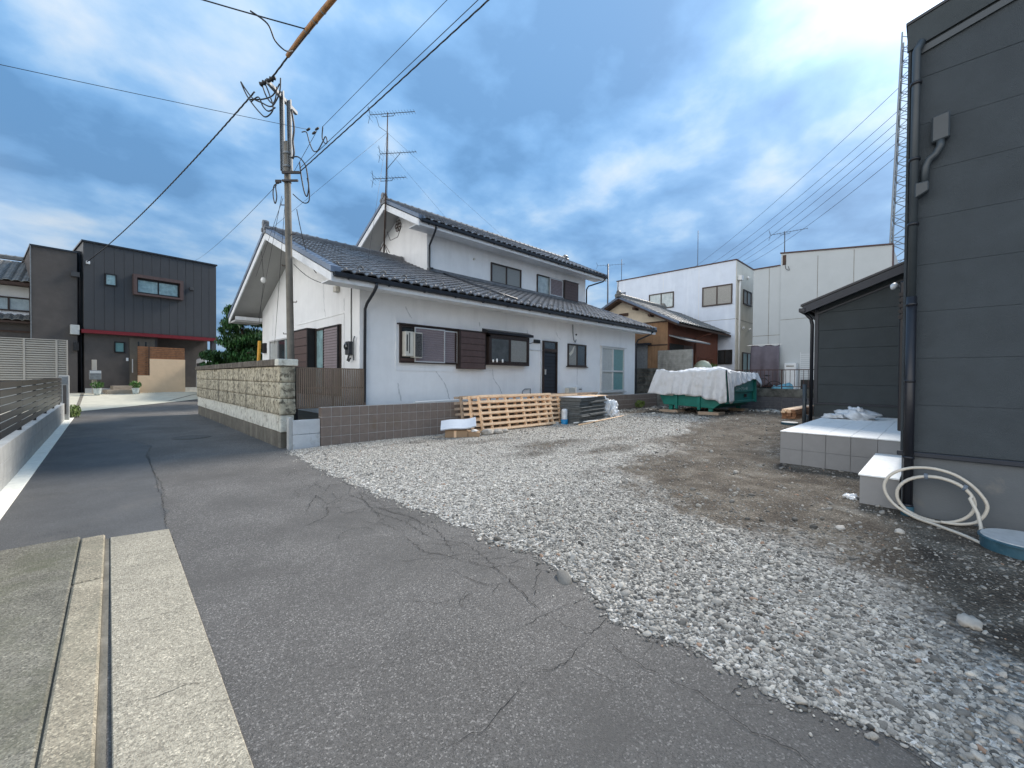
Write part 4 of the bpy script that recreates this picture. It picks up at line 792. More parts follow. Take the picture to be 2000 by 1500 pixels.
gg=pipe('guy_guard',M['yellow'],None,[(3.2,13.95,1.2),(3.22,13.8,2.45)],.045,10); tag(gg,'yellow plastic guy wire guard behind the stone wall','guy guard')
# ------------------------------------------------------------------ pallets and leftovers by the block wall
def pallet(label,x,y,L_,lean,hh,mt,group,fr=(0,.115,.335,.565,.77,.905,.985),dz=0.03,nb=7,ext=.0):
    p=thing('pallet',label,'pallet',(x+L_/2,y,dz),group); eu=V((0,math.sin(lean),math.cos(lean))); F=Fr((x,y,dz),(1,0,0),(0,-math.cos(lean),math.sin(lean)),eu)
    h=hh/(nb-.45)
    for i in range(nb):
        z=h*i; bx('deck_board',mt,p,-.16+rs.uniform(-.01,.01)-ext,L_+.03+rs.uniform(-.02,.02),.0,.022,z,z+h*.44,F,bev=.003)
    for f_ in fr: bx('batten',mt,p,L_*f_,L_*f_+.048,.023,.095,rs.uniform(-.01,.01),hh-.01,F,bev=.003)
    for i in range(nb):
        z=h*i+.008; bx('deck_board',mt,p,rs.uniform(-.01,.01),L_+.05+rs.uniform(-.02,.02),.096,.118,z,z+h*.41,F,bev=.003)
    return p
PG='pallets leaning on the block wall'
pallet('weathered pine pallet leaning rearmost against the brown block wall',6.50,8.46,2.9,math.radians(9),.93,M['wood_grey'],PG)
pallet('pine pallet leaning in the middle of the left row',6.68,8.31,2.85,math.radians(10),.93,M['wood_new'],PG)
pallet('fresh pine pallet leaning frontmost in the left row',6.86,8.12,2.80,math.radians(13),.96,M['wood_new'],PG)
pallet('weathered pallet leaning behind the stack of grey boards',9.80,8.40,2.7,math.radians(9),.93,M['wood_grey'],PG)
pallet('pale pallet end showing between fresh pallets and bucket',9.75,8.27,1.35,math.radians(9),.90,M['wood_new'],PG,fr=(0,.3,.62,.93))
def lump(name,c,r,mt,seed,parent=None,n=2,amp=.16,sub=3):
    bm=bmesh.new(); bmesh.ops.create_icosphere(bm,subdivisions=sub,radius=1); rr=random.Random(seed); ph=[(V((rr.gauss(0,1),rr.gauss(0,1),rr.gauss(0,1)))*1.8,rr.uniform(0,6)) for _ in range(9)]
    for v in bm.verts:
        s=1+amp*sum(math.sin(v.co.dot(a)*(1+.5*i)+b_) for i,(a,b_) in enumerate(ph))/2.2; v.co=V((v.co.x*r[0]*s,v.co.y*r[1]*s,max(v.co.z*s,-.55)*r[2]))
    b=MB(); b.v=[v.co+V(c) for v in bm.verts]; b.f=[tuple(v.index for v in f.verts) for f in bm.faces]; bm.free(); return b.build(name,mt,parent,smooth=True)
for (c,r,lab) in (((6.78,7.78,.07),(.19,.12,.09),'largest flat stone wedged at the foot of the pallets'),((7.12,7.78,.06),(.15,.10,.08),'grey stone second from left under the pallets'),((7.42,7.82,.05),(.10,.08,.06),'small stone third from left under the pallets')): tag(lump('wedge_stone',c,r,M['stone'],int(c[0]*100),None,amp=.10),lab,'stone','stones at the foot of the pallets')
# carton with foam sheet
bxo=thing('cardboard_box','crushed cardboard box with open flap beside the pallets','carton',(5.85,7.95,0))
F=Fr((5.68,8.02,.02),(.80,-.60,0),(-.60,-.80,0))
for a in ((0,.52,0,.012,0,.16),(0,.52,-.34,-.328,0,.16),(0,.012,-.327,-.001,0,.155),(.508,.52,-.327,-.001,0,.155),(0.013,.507,-.327,-.001,0,.012)): bx('panel',M['cardboard'],bxo,*a,F)
MB().prism([F.p(.53,-.02,.0),F.p(.80,-.02,.0),F.p(.82,-.02,.10),F.p(.53,-.02,.14)],tuple(F.d*-.28)).build('flap',M['cardboard'],bxo); bx('tape',M['wood_new'],bxo,.2,.26,.0125,.0135,0,.16,F)
lump('crumpled_paper',F.p(.68,-.10,.14),(.09,.06,.035),M['porcelain'],5,bxo)
fs=MB(); rows=[]
for i in range(13):
    u=i/12; rows.append([F.p(-.10+.82*u,.10-.36*v_,.17+.10*u**1.6+.02*math.sin(u*6)+.17*v_+.05*v_*(1-v_)) for v_ in (0,.33,.66,1)])
fsh=fs.grid(rows).build('foam_sheet',M['foam'],recalc=False,solid=.03); tag(fsh,'pale curved foam sheet lying on the crushed cardboard box','foam sheet')
# stack of grey boards
st=thing('board_stack','stack of dark grey foam boards beside the white bags','board stack',(11.2,7.95,0))
z=.02; i=0
FS=Fr((10.15,8.22,0),(.985,.17,0),(.17,-.985,0))
while z<.83:
    h_=rs.uniform(.018,.042); off=rs.uniform(-.05,.05); tl=rs.uniform(-.02,.02); l0=rs.uniform(1.75,2.0)
    if rs.random()<.45 and z>.05:
        c_=rs.uniform(.5,1.4); bx('board',M['slate'],st,off,c_-.03,-.0,.72+rs.uniform(-.06,.06),z,z+h_*.9,FS,bev=.003); bx('board',M['slate'],st,c_,l0+off,-.0,.72+rs.uniform(-.06,.06),z+.002,z+h_,FS,bev=.003)
    else: bx('board',M['slate'],st,off,l0+off,0,.72+rs.uniform(-.05,.05),z,z+h_,FS,bev=.003)
    z+=h_+rs.uniform(.002,.012); i+=1
bx('top_board',M['foam'],st,.0,1.1,.0,.78,z,z+.012,FS); bx('top_board',M['wood_new'],st,1.0,1.95,.0,.76,z+.013,z+.03,FS)
bk=thing('blue_bucket','small blue bucket with clear plastic jar on it before the grey boards','bucket',(10.08,7.98,0))
MB().lathe((10.08,7.98,.0),[(.10,0),(.105,.01),(.112,.165),(.10,.168)],24).build('bucket',M['blue_plastic'],bk,smooth=True); bx('label',M['porcelain'],bk,9.985,9.99,7.93,8.0,.05,.14)
MB().lathe((10.08,7.98,.169),[(.096,0),(.10,.02),(.092,.04),(.10,.075),(.092,.10),(.10,.14),(.092,.165),(.10,.205),(.092,.235),(.098,.27),(.085,.31),(.05,.325)],24).build('jar',M['bag_clear'],bk,smooth=True)
for k,(c,r,lab) in enumerate((((12.45,8.05,.28),(.22,.2,.42),'tall white plastic rubble bag against the grey boards'),((12.75,7.98,.18),(.26,.2,.30),'slumped white plastic rubble bag right of the taller one'),((12.55,7.78,.14),(.2,.14,.2),'smallest white bag in front of the other rubble bags'))): tag(lump('rubble_bag',(c[0],c[1],c[2]+g1(12.5,8)*.5),r,M['bag'],70+k,None,amp=.22,sub=4),lab,'bag','white bags beside the grey boards')
for k,(a,b_,lab) in enumerate((((10.05,7.42,.05),(13.2,7.58,.16),'long pale wooden pole lying before the grey board stack'),((10.05,7.60,.09),(11.2,7.52,.10),'short white trim strip lying at the foot of the board stack'))): tag(pipe('pole_stick',M['white_metal'] if k else M['wood_new'],None,[a,b_],.022,6),lab,'pole')
bq=bx('grey_block',M['concrete'],None,9.62,9.86,8.02,8.12,0,.10,bev=.006); tag(bq,'small grey concrete block left of the blue bucket','block')
# ------------------------------------------------------------------ green waste skip under its tarp
sk=thing('waste_skip','green steel waste skip standing on timber blocks','skip',(16.5,6.1,.3))
prof=[(7.26,1.58),(7.26,.80),(7.12,.50),(5.34,.43),(5.02,.66),(5.02,1.58)]
MB().prism([(14.9,y_,z_) for y_,z_ in prof],(3.25,0,0)).build('hull',M['green_paint'],sk,bev=.01)
bx('rim',M['green_paint'],sk,14.86,18.19,4.96,7.32,1.56,1.66,bev=.01)
for y_ in (6.62,5.82): MB().prism([(14.84,y_-.05,1.56),(14.84,y_+.05,1.56),(14.84,y_+.05,.36),(14.84,y_-.05,.36)],(.075,0,0)).build('rib',M['green_paint'],sk,bev=.006)
for x_,y_ in ((14.95,6.87),(14.95,5.46),(17.8,6.87),(17.8,5.46)): bx('leg',M['green_paint'],sk,x_,x_+.12,y_-.07,y_+.07,.31,.50,bev=.005)
MB().prism([(14.95,5.0,1.56),(18.15,5.0,1.56),(18.15,5.0,.98),(14.95,5.0,.98)],(0,-.05,0)).build('side_panel',M['green_paint'],sk,bev=.006)
bx('side_rail',M['green_paint'],sk,14.95,18.15,4.93,5.01,.60,.68,bev=.006); bx('end_post',M['green_paint'],sk,18.0,18.16,4.90,5.01,.58,1.56,bev=.006); bx('side_hook',M['dark_metal'],sk,17.0,17.08,4.93,5.01,.78,.90)
for a,b_ in ((7.10,6.75),(6.30,5.95)): bx('name_plate',M['cream_plastic'],sk,14.875,14.9,b_,a,.83,.90)
cu=bpy.data.curves.new('skip_text','FONT'); cu.body='エムケープラント㈱'; cu.size=.20; cu.align_x='CENTER'; to=bpy.data.objects.new('skip_text',cu); COL.objects.link(to); to.rotation_euler=(math.pi/2,0,0); to.location=(0,0,0)
bpy.context.view_layer.update(); dg=bpy.context.evaluated_depsgraph_get(); me=bpy.data.meshes.new_from_object(to.evaluated_get(dg)); bpy.data.objects.remove(to)
co=np.array([v.co[:] for v in me.vertices]); 
if len(co):
    w_=co[:,0].max()-co[:,0].min(); k=1.30/w_
    for v in me.vertices: v.co=V((v.co.x*k,v.co.y*.72,0))
me.materials.clear(); me.materials.append(M['letter']); link('lettering',me,(16.52,4.944,1.045),sk,rot=(math.pi/2,0,0))
for y_,lab in ((6.87,'timber block under the left front leg of the green skip'),(5.46,'timber block under the right front leg of the green skip')): tag(bx('timber_block',M['wood_grey'],None,14.75,15.35,y_-.35,y_+.35,.16,.308,bev=.01),lab,'timber','timbers under the skip')
for y_ in (6.87,5.46): tag(bx('timber_block',M['wood_grey'],None,17.6,18.1,y_-.3,y_+.3,.16,.308,bev=.01),'timber block under the '+('left' if y_>6 else 'right')+' rear leg of the green skip','timber','timbers under the skip')
tb=MB(); NY=90; NX=60
def ttop(x,y):
    u=(x-14.85)/3.4; v_=(7.32-y)/2.36
    return 1.68+.24*math.exp(-((x-16)**2/.8+(y-6.2)**2/.35))+.20*math.exp(-((x-15.6)**2/.5+(y-5.4)**2/.12))-.06*math.sin(v_*3.1)*math.sin(u*3.1)+.018*math.sin(x*7+y*5)+.012*math.sin(x*19-y*13)+.010*math.sin(x*11+y*31)+.10*math.exp(-((x-14.85)**2/.05))*(math.exp(-((y-7.25)**2)/.1)+math.exp(-((y-5.08)**2)/.06))
xs=np.linspace(14.83,18.25,NX); ysn=np.linspace(7.36,4.93,NY); rows=[[(x,y,ttop(x,y)) for y in ysn] for x in xs]; tb.grid(rows)
# front skirt
rows=[]
for i in range(15):
    t=i/14; r=[]
    for j,y in enumerate(ysn):
        s=j/(NY-1); zb=np.interp(s,[0,.08,.35,.62,.86,.95,1],[.90,.86,.88,.84,.72,.62,.70]); z0=ttop(14.83,y); z=z0+(zb-z0)*t
        fold=.07*math.sin(s*17+1+.8*math.sin(s*9))*t+.045*math.sin(s*41+2*t)*t+.02*math.sin(s*83+5*t)*(t**.5)+.03*math.sin((s*9+t*4))*t*(1-t)+.07*math.exp(-((s-.95)/.03)**2)*t-.05*math.exp(-((s-.88)/.025)**2)*t
        yy=y+(.22*t if s<.02 else .22*t*math.exp(-s*14))-.08*t*math.exp(-(1-s)*16); r.append((14.83-.035-.17*t*(.6+.4*math.cos(s*6))-fold,yy,z+.02*math.sin(s*30)*t))
    rows.append(r)
tb.grid(rows)
rows=[]; xq=np.linspace(14.83,18.25,46)
for i in range(13):
    t=i/12; r=[]
    for j,x in enumerate(xq):
        s=j/45; zb=np.interp(s,[0,.03,.07,.10,.3,.55,.8,.90,.94,1.0],[.68,.60,.74,1.16,1.24,1.36,1.47,1.48,1.20,1.14]); z0=ttop(x,4.93); z=z0+(zb-z0)*t
        fold=(.045*math.sin(s*38+3*t)+.03*math.sin(s*73-4*t))*t*(.5+s); r.append((x-.10*t*math.exp(-s*20)+.12*t*smooth(.93,1,s),4.93-.03-.09*t-fold-.10*t*math.exp(-((s-.05)/.04)**2),z))
    rows.append(r)
tb.grid(rows)
rows=[[(x,7.36+.02+.15*t+.03*math.sin(x*9)*t,ttop(x,7.36)+(.95-ttop(x,7.36))*t) for x in xs] for t in np.linspace(0,1,6)]; tb.grid(rows)
tp_=tb.build('tarpaulin',M['tarp'],recalc=False,smooth=True,solid=.006); tag(tp_,'pale grey tarpaulin draped over the green skip','tarpaulin')
# ------------------------------------------------------------------ dark new house on the right
rh=thing('dark_siding_house','tall dark green-grey sided house at the right edge of the lot','house',(6.08,.26,0))
X0=6.083; Yc=.262; sl_r=.255
rtop=lambda y: 5.16+sl_r*(.26-y)
MB().prism([(X0+.03,Yc-.02,.62),(X0+.03,-6,.62),(X0+.03,-6,rtop(-6)-.05),(X0+.03,Yc-.02,rtop(Yc)-.05)],(8.4,0,0)).build('wall',M['siding'],rh)
bx('foundation',M['found'],rh,X0+.012,14.4,-6,Yc-.012,-.15,.63)
zs=[.682]+[1.171+.487*k for k in range(8)]
FR_=Fr((X0+.03,0,0),(0,1,0),(-1,0,0))
for i in range(8): bx('siding_board',M['siding'],rh,-6,Yc-.024,.002,.018,zs[i]+.0012,zs[i+1]-.0012,FR_,bev=.001)
MB().prism([FR_.p(-6,.002,zs[8]+.003),FR_.p(Yc-.024,.002,zs[8]+.003),FR_.p(Yc-.024,.002,rtop(Yc)-.1),FR_.p(-6,.002,rtop(-6)-.1)],(-.016,0,0)).build('siding_board',M['siding'],rh)
bx('corner_trim',M['siding'],rh,X0-.004,X0+.05,Yc-.022,Yc,.682,5.1,bev=.003)
MB().prism([(X0-.02,Yc+.008,rtop(Yc)+.0),(X0-.02,-6,rtop(-6)+.0),(X0-.02,-6,rtop(-6)-.26),(X0-.02,Yc+.008,rtop(Yc)-.27)],(.03,0,0)).build('barge_board',M['siding_w'],rh)
MB().prism([(X0-.012,Yc-.09,rtop(Yc)-.272),(X0-.012,-6,rtop(-6)-.262),(X0-.012,-6,rtop(-6)-.33),(X0-.012,Yc-.09,rtop(Yc)-.34)],(.02,0,0)).build('verge_trim',M['pipe_grey'],rh)
MB().prism([(X0-.03,Yc+.02,rtop(Yc)+.002),(X0-.03,-6,rtop(-6)+.002),(X0-.03,-6,rtop(-6)+.03),(X0-.03,Yc+.02,rtop(Yc)+.03)],(8.6,0,0)).build('roof',M['gutter'],rh)
fb=MB().box(X0-.03,X0+.005,-6,Yc+.025,.632,.680).build('base_flashing',M['navy_trim'],rh,bev=.005)
dpx,dpy=X0-.065,.195
pipe('downpipe',M['pipe_black'],rh,[(dpx,dpy,2.3),(dpx,dpy,.10)],.041,16); pipe('downpipe',M['pipe_grey'],rh,[(X0-.04,.16,4.93),(dpx,dpy,4.84),(dpx,dpy,2.3)],.034,16)
pipe('pipe_shoe',M['lid_side'],rh,[(dpx,dpy,.11),(dpx,dpy,-.05)],.052,16)
for z_ in (4.5,3.72,3.05,2.22,1.42,.62,.12): MB().lathe((dpx,dpy,z_),[(.045,-.014),(.047,0),(.045,.014)],16).build('pipe_bracket',M['pipe_black'],rh,smooth=True)
vh=MB().prism([FR_.p(.075,.03,4.10),FR_.p(-.055,.03,4.12),FR_.p(-.055,.03,3.86),FR_.p(.075,.03,3.84)],(-.075,0,0)).build('vent_hood',M['pipe_grey'],rh,bev=.012)
pipe('vent_elbow',M['pipe_grey'],vh,[FR_.p(.01,.07,3.86),FR_.p(.01,.07,3.80),FR_.p(.04,.07,3.73),FR_.p(.09,.07,3.69),FR_.p(.115,.07,3.62),FR_.p(.12,.07,3.40)],.033,14); MB().prism([FR_.p(.19,.05,3.46),FR_.p(.085,.05,3.46),FR_.p(.085,.05,3.36),FR_.p(.19,.05,3.30)],(-.09,0,0)).build('pipe_joint',M['pipe_grey'],vh,bev=.01)
# wing at the back of the porch
WX=13.0; wt=lambda y: 3.30+.385*(2.39-y)
MB().prism([(WX,Yc+.003,.5),(WX,2.20,.5),(WX,2.20,wt(2.2)-.05),(WX,Yc+.003,wt(Yc)-.05)],(5,0,0)).build('wall',M['siding_w'],rh)
bx('foundation',M['found'],rh,WX+.01,17.9,Yc,2.18,-.1,.80)
FW=Fr((WX,0,0),(0,1,0),(-1,0,0)); z_=.86; k=0
for k in range(5): bx('siding_board',M['siding_w'],rh,.27,2.12,.002,.018,.86+.455*k+.003,.86+.455*(k+1)-.003,FW,bev=.003)
MB().prism([FW.p(.27,.002,3.138),FW.p(2.12,.002,3.138),FW.p(2.12,.002,wt(2.12)-.26),FW.p(.27,.002,wt(.27)-.26)],(-.016,0,0)).build('siding_board',M['siding_w'],rh)
bx('base_flashing',M['navy_trim'],rh,.27,2.2,.002,.03,.82,.857,FW); bx('corner_trim',M['navy_trim'],rh,2.125,2.2,.002,.03,.86,wt(2.16)-.06,FW)
MB().prism([FW.p(.27,.02,wt(.27)-.30),FW.p(2.2,.02,wt(2.2)-.30),FW.p(2.2,.02,wt(2.2)-.26),FW.p(.27,.02,wt(.27)-.26)],(-.025,0,0)).build('verge_trim',M['navy_trim'],rh)
MB().prism([FW.p(.1,.28,wt(.1)+.02),FW.p(2.42,.28,wt(2.42)+.02),FW.p(2.42,.28,wt(2.42)-.17),FW.p(.1,.28,wt(.1)-.17)],(.04,0,0)).build('barge_board',M['navy_trim'],rh)
MB().prism([FW.p(.1,.3,wt(.1)+.03),FW.p(2.46,.3,wt(2.46)+.03),FW.p(2.46,.3,wt(2.46)+.08),FW.p(.1,.3,wt(.1)+.08)],(5.2,0,0)).build('roof',M['gutter'],rh)
MB().box(12.7,18,2.36,2.50,3.16,3.26).build('gutter',M['gutter'],rh,bev=.01)
pipe('downpipe',M['pipe_black'],rh,[(12.9,2.42,3.18),(12.95,2.28,3.0),(12.95,2.25,2.85),(12.95,2.25,.3)],.04,10)
# things on the wall beside the porch seen edge-on
sh=MB().box(7.6,9.6,Yc,.36,.75,2.75).build('shutter_case',M['pipe_black'],rh,bev=.01)
for k in range(5): bx('shutter_slat',M['dark_metal'],sh,7.58,7.6,.30,.37,2.25+.075*k,2.30+.075*k)
pipe('downpipe',M['pipe_black'],rh,[(10.2,.34,3.9),(10.2,.34,.58)],.045,10)
wl=MB().lathe((9.0,.50,2.93),[(.02,-.06),(.04,-.04),(.05,0),(.03,.04),(.012,.06)],12,(-.4,.3,-.6)).build('wall_lamp',M['bag_clear'],rh,smooth=True); pipe('lamp_arm',M['pipe_black'],wl,[(9.0,.27,2.85),(9.0,.4,2.88),(9.0,.48,2.95)],.02,6)
# tiled porch
po=thing('tiled_porch','pale tiled porch platform in front of the dark house wing','porch',(10.6,1.05,0))
bx('core',M['porch_side'],po,8.20,12.99,.28,1.83,-.1,.548)
me=None
for i in range(8):
    for j in range(5):
        if me is None: q=MB().box(8.172,8.769,1.534,1.842,.550,.566).build('floor_tile',M['porch_tile'],po,bev=.002); me=q.data; c0=WORLD[q.name].copy()
        else: link('floor_tile',me,c0+V((.6*i,-.311*j,0)),po)
me=None
for r in range(2):
    for j in range(5):
        if me is None: q=MB().box(8.186,8.199,1.533,1.838,.268,.547).build('side_tile',M['porch_side'],po,bev=.002); me=q.data; c0=WORLD[q.name].copy()
        else: link('side_tile',me,c0+V((0,-.311*j,-.283*r)),po)
for i in range(8):
    for r in range(2): bx('side_tile',M['porch_side'],po,8.202+.6*i,8.797+.6*i,1.831,1.844,.268-.283*r,.547-.283*r,bev=.002)
ps=thing('porch_step','single pale tiled step below the porch beside the black downpipe','step',(7.2,.44,0))
bx('riser',M['porch_side'],ps,6.21,8.18,.268,.602,-.1,.334); 
for k in range(3): bx('tread_tile',M['porch_tile'],ps,6.19+.662*k,6.847+.662*k,.266,.615,.335,.352,bev=.002)
# hose, drain lid, lumber, bags
hb=MB(); 
def ringpts(cy,cz,ra,rb,x,t0,t1,n,dx=0): return [(x+dx*k/n,cy+ra*math.cos(t0+(t1-t0)*k/n),cz+rb*math.sin(t0+(t1-t0)*k/n)) for k in range(n+1)]
pts=[(5.40,-.34,.02),(5.62,-.26,.03)]+[(5.78,-.05,.03),(5.90,.16,.035)]+ringpts(.02,.285,.37,.25,5.94,5.0-2*math.pi*0-3.6,-2.1+0.0,1)[:0]
hpts=[(5.36,-.30,.02),(5.55,-.20,.025),(5.75,-.02,.028),(5.90,.12,.04),(5.96,.28,.12)]+ringpts(.02,.28,.36,.255,5.97,.35,2.9,22)+[(5.97,-.31,.14),(5.95,-.22,.06),(5.93,-.10,.035)]
h2=ringpts(-.0,.235,.275,.225,5.98,-1.6,2.75+2*math.pi,70,-.05)+[(5.90,-.24,.30),(5.86,-.29,.18),(5.80,-.31,.06),(5.70,-.30,.02)]
def spline(P,n=8):
    P=[V(p) for p in P]; out=[]
    for i in range(len(P)-1):
        p0=P[max(i-1,0)];p1=P[i];p2=P[i+1];p3=P[min(i+2,len(P)-1)]
        for k in range(n):
            t=k/n; out.append(.5*((2*p1)+(p2-p0)*t+(2*p0-5*p1+4*p2-p3)*t*t+(3*p1-p0-3*p2+p3)*t**3))
    return out+[P[-1]]
hpts=spline([(5.36,-.32,.02),(5.55,-.20,.025),(5.75,-.02,.028),(5.88,.14,.04),(5.93,.30,.13),(5.95,.375,.28),(5.96,.33,.42),(5.97,.20,.51),(5.97,.04,.54),(5.97,-.12,.51),(5.97,-.25,.42),(5.97,-.34,.29),(5.97,-.35,.19),(5.95,-.29,.08),(5.92,-.18,.035),(5.90,-.05,.03)])
hs_=MB().tube(hpts,.0145,10).tube(h2,.0145,10).build('garden_hose',M['hose'],None,smooth=True); tag(hs_,'coiled cream hose leaning on the dark house foundation','hose')
for (y_,z_) in ((.06,.455),(-.205,.39)): 
    MB().lathe((5.945,y_,z_),[(.03,-.014),(.034,0),(.03,.014)],10,(0,-.9,-.4 if y_<0 else .1)).build('tape',M['tape'],hs_)
dl=thing('drain_lid','round blue plastic inspection chamber with pale lid at the house foot','drain lid',(5.42,-.55,0))
MB().lathe((5.42,-.55,-.05),[(.27,0),(.27,.145),(.283,.15),(.283,.163),(.272,.168)],48).build('ring',M['lid_side'],dl,smooth=False); MB().lathe((5.42,-.55,.118),[(.268,0),(.264,.006),(.0,.006)],48).build('lid',M['lid_top'],dl)
d2=thing('drain_lid','small blue inspection chamber lid beside the lumber pile','drain lid',(13.7,2.86,.1)); MB().lathe((13.7,2.86,.10),[(.20,0),(.20,.11),(.21,.115),(.21,.14),(.20,.145)],28).build('ring',M['lid_side'],d2); MB().lathe((13.7,2.86,.246),[(.195,0),(.19,.005),(0,.005)],28).build('lid',M['lid_top'],d2)
lu=thing('lumber_stack','small stack of brown planks beside the dark wing','lumber',(16.5,3.15,.2))
for r in range(6):
    for j in range(3):
        bx('plank',M['wood_brown'] if (r<4 or j==0) else M['wood_new'],lu,15.0+rs.uniform(-.08,.08),18.4+rs.uniform(-.1,.1),2.98+.13*j+rs.uniform(-.006,.006),3.10+.13*j,.20+.055*r,.25+.055*r,bev=.004)
for x_ in (15.4,17.6): bx('bearer',M['wood_grey'],lu,x_,x_+.09,2.95,3.4,.14,.198)
gp=pipe('grey_post',M['pipe_grey'],None,[(12.75,2.35,.05),(12.75,2.35,1.32)],.045,12); tag(gp,'short grey post at the corner of the dark wing','post')
gp=pipe('pipe_stub',M['pipe_grey'],None,[(14.6,2.62,.1),(14.6,2.62,.42)],.05,12); tag(gp,'short grey pipe stub rising between lumber and dark wing','pipe')
pb=thing('plastic_bag','crumpled translucent plastic bag lying on the tiled porch','bag',(11.9,1.25,.57)); lump('sack',(11.9,1.22,.66),(.22,.31,.19),M['bag_clear'],31,pb,amp=.22,sub=4); lump('sack_neck',(11.75,1.55,.62),(.12,.20,.07),M['bag_clear'],33,pb,amp=.3)
tag(lump('crushed_bag',(6.40,.70,.02),(.10,.06,.035),M['bag'],41,None,amp=.3,sub=4),'crushed white plastic scrap on the ground beside the porch step','plastic scrap')
for k,(c,r,lab) in enumerate((((3.55,-.15,.03),(.07,.05,.035),'rounded tan cobble on the dirt at the right edge'),((5.25,.22,.02),(.05,.035,.03),'flat brown stone before the coiled hose'),((5.0,.62,.02),(.06,.04,.02),'pale flat stone lying on dirt near the porch step'))): tag(lump('cobble',c,r,M['stone'],50+k,None,amp=.12),lab,'stone')
tag(lump('litter',(1.68,-.02,.006),(.016,.012,.008),M['porcelain'],77,None,amp=.4),'tiny white scrap lying on the near asphalt','litter')
# ------------------------------------------------------------------ far boundary wall with railing
fwl=thing('boundary_wall','low charcoal block wall with grey coping at the back of the lot','boundary wall',(19.3,5,0))
bx('mortar_core',M['mortar'],fwl,19.215,19.34,2.3,8.66,-.1,.748); bx('coping',M['blockdark'],fwl,19.19,19.36,2.3,8.66,.75,1.08,bev=.01)
me=None
for r in range(4):
    for c in range(16):
        if me is None: q=MB().box(19.2,19.33,2.303,2.697,-.048,.147).build('block',M['darkblock'],fwl,bev=.004); me=q.data; c0=WORLD[q.name].copy()
        else: link('block',me,c0+V((0,.4*c,.2*r)),fwl)
rl=thing('railing','maroon iron railing on the wall behind the skip','railing',(19.27,4.5,1.08))
bx('top_rail',M['railing'],rl,19.25,19.29,2.3,7.4,1.815,1.85); bx('bottom_rail',M['railing'],rl,19.255,19.285,2.3,7.4,1.16,1.185)
me=None
for i in range(34):
    y_=2.4+.148*i
    if me is None: q=MB().box(19.262,19.278,y_,y_+.016,1.186,1.814).build('baluster',M['railing'],rl); me=q.data; c0=WORLD[q.name].copy()
    else: link('baluster',me,c0+V((0,.148*i,0)),rl)
for y_ in (2.5,4.3,6.1): bx('post',M['railing'],rl,19.251,19.289,y_,y_+.035,1.08,1.814)
sheet('back_yard',np.linspace(19.35,60,8),np.linspace(-8,40,12),M['yard'],.72,zf=lambda x,y:np.zeros_like(x))
# ------------------------------------------------------------------ tall grey block wall and mossy wall
tw=thing('tall_block_wall','tall stained grey concrete block wall behind the green skip','block wall',(18.4,8.3,0))
bx('mortar_core',M['mortar'],tw,18.36,18.47,7.51,9.0,0,2.745); me=None
for r in range(14):
    for c in range(4):
        if me is None: q=MB().box(18.35,18.48,7.503,7.894,-.047,.147).build('block',M['blockg'],tw,bev=.004); me=q.data; c0=WORLD[q.name].copy()
        else: link('block',me,c0+V((0,.395*c,.2*r)),tw)
mw=thing('mossy_block_wall','lower blackened block wall with a pierced vent block','block wall',(18.4,9.6,0)); me=None
for r in range(10):
    for c in range(4):
        if r==4 and c==0: continue
        if me is None: q=MB().box(18.40,18.5,9.103,9.494,-.057,.137).build('block',M['blockdark'],mw,bev=.004); me=q.data; c0=WORLD[q.name].copy()
        else: link('block',me,c0+V((0,.395*c,.2*r)),mw)
vb=bx('vent_block',M['blockg'],mw,18.385,18.5,9.103,9.494,.745,.937,bev=.004)
for k in (9.16,9.25,9.34): bx('vent_hole',M['rubber'],vb,18.38,18.386,k,k+.07,.80,.89)
# ------------------------------------------------------------------ brown old house
bh=thing('brown_house','old rust-brown house with weathered tile roof behind the skip','house',(18.6,8.7,0))
by0,by1,bx0,bx1,br,bz=8.716,13.4,18.6,24.84,11.05,5.40; be,bez=8.1,3.93; bs_=(bz-bez)/(br-be)
zz=lambda y: bez+bs_*(min(y,2*br-y)-be)-.07
MB().prism([(bx0,by0,0),(bx0,by1,0),(bx0,by1,zz(by1)),(bx0,br,zz(br)),(bx0,by0,zz(by0))],(bx1-bx0,0,0)).build('wall',M['brown_wall'],bh)
FB=Fr((bx0,0,0),(0,1,0),(-1,0,0)); FBs=Fr((0,by0,0),(1,0,0),(0,-1,0))
MB().prism([FB.p(by0,.0,4.12),FB.p(by1,.0,4.12),FB.p(by1,.0,zz(by1)-.01),FB.p(br,.0,zz(br)-.01),FB.p(by0,.0,zz(by0)-.01)],(-.02,0,0)).build('gable_plaster',M['cream'],bh)
for k in range(12): bx('wall_board',M['tan_wall'],bh,by0+.006+.38*k,by0+.374+.38*k,.001,.022,0,4.10,FB)
bx('belt_board',M['rust'],bh,by0,by1,.023,.05,4.08,4.14,FB); bx('belt_board',M['rust'],bh,by0,10.6,.023,.045,3.0,3.06,FB)
b=MB().prism([(bx0-.45,be,bez),(bx0-.45,br,bz),(bx0-.45,br,bz-.10),(bx0-.45,be,bez-.10)],(bx1-bx0+.7,0,0)); b.build('roof_deck',M['rust'],bh)
MB().prism([(bx0-.45,2*br-be,bez),(bx0-.45,br,bz),(bx0-.45,br,bz-.10),(bx0-.45,2*br-be,bez-.10)],(bx1-bx0+.7,0,0)).build('roof_deck',M['rust'],bh)
TM2=tile_mesh('old_pantile',M['tile_old'],6); tiles(bh,TM2,bx0-.42,25,be-.04,bez+.06,bs_,14,cam_n=60,mt=M['tile_old'])
MB().prism([(bx0-.45,2*br-be,bez+.06),(bx0-.45,br,bz+.06),(bx0-.45,br,bz+.01),(bx0-.45,2*br-be,bez+.01)],(bx1-bx0+.7,0,0)).build('rear_tiles',M['tile_old'],bh)
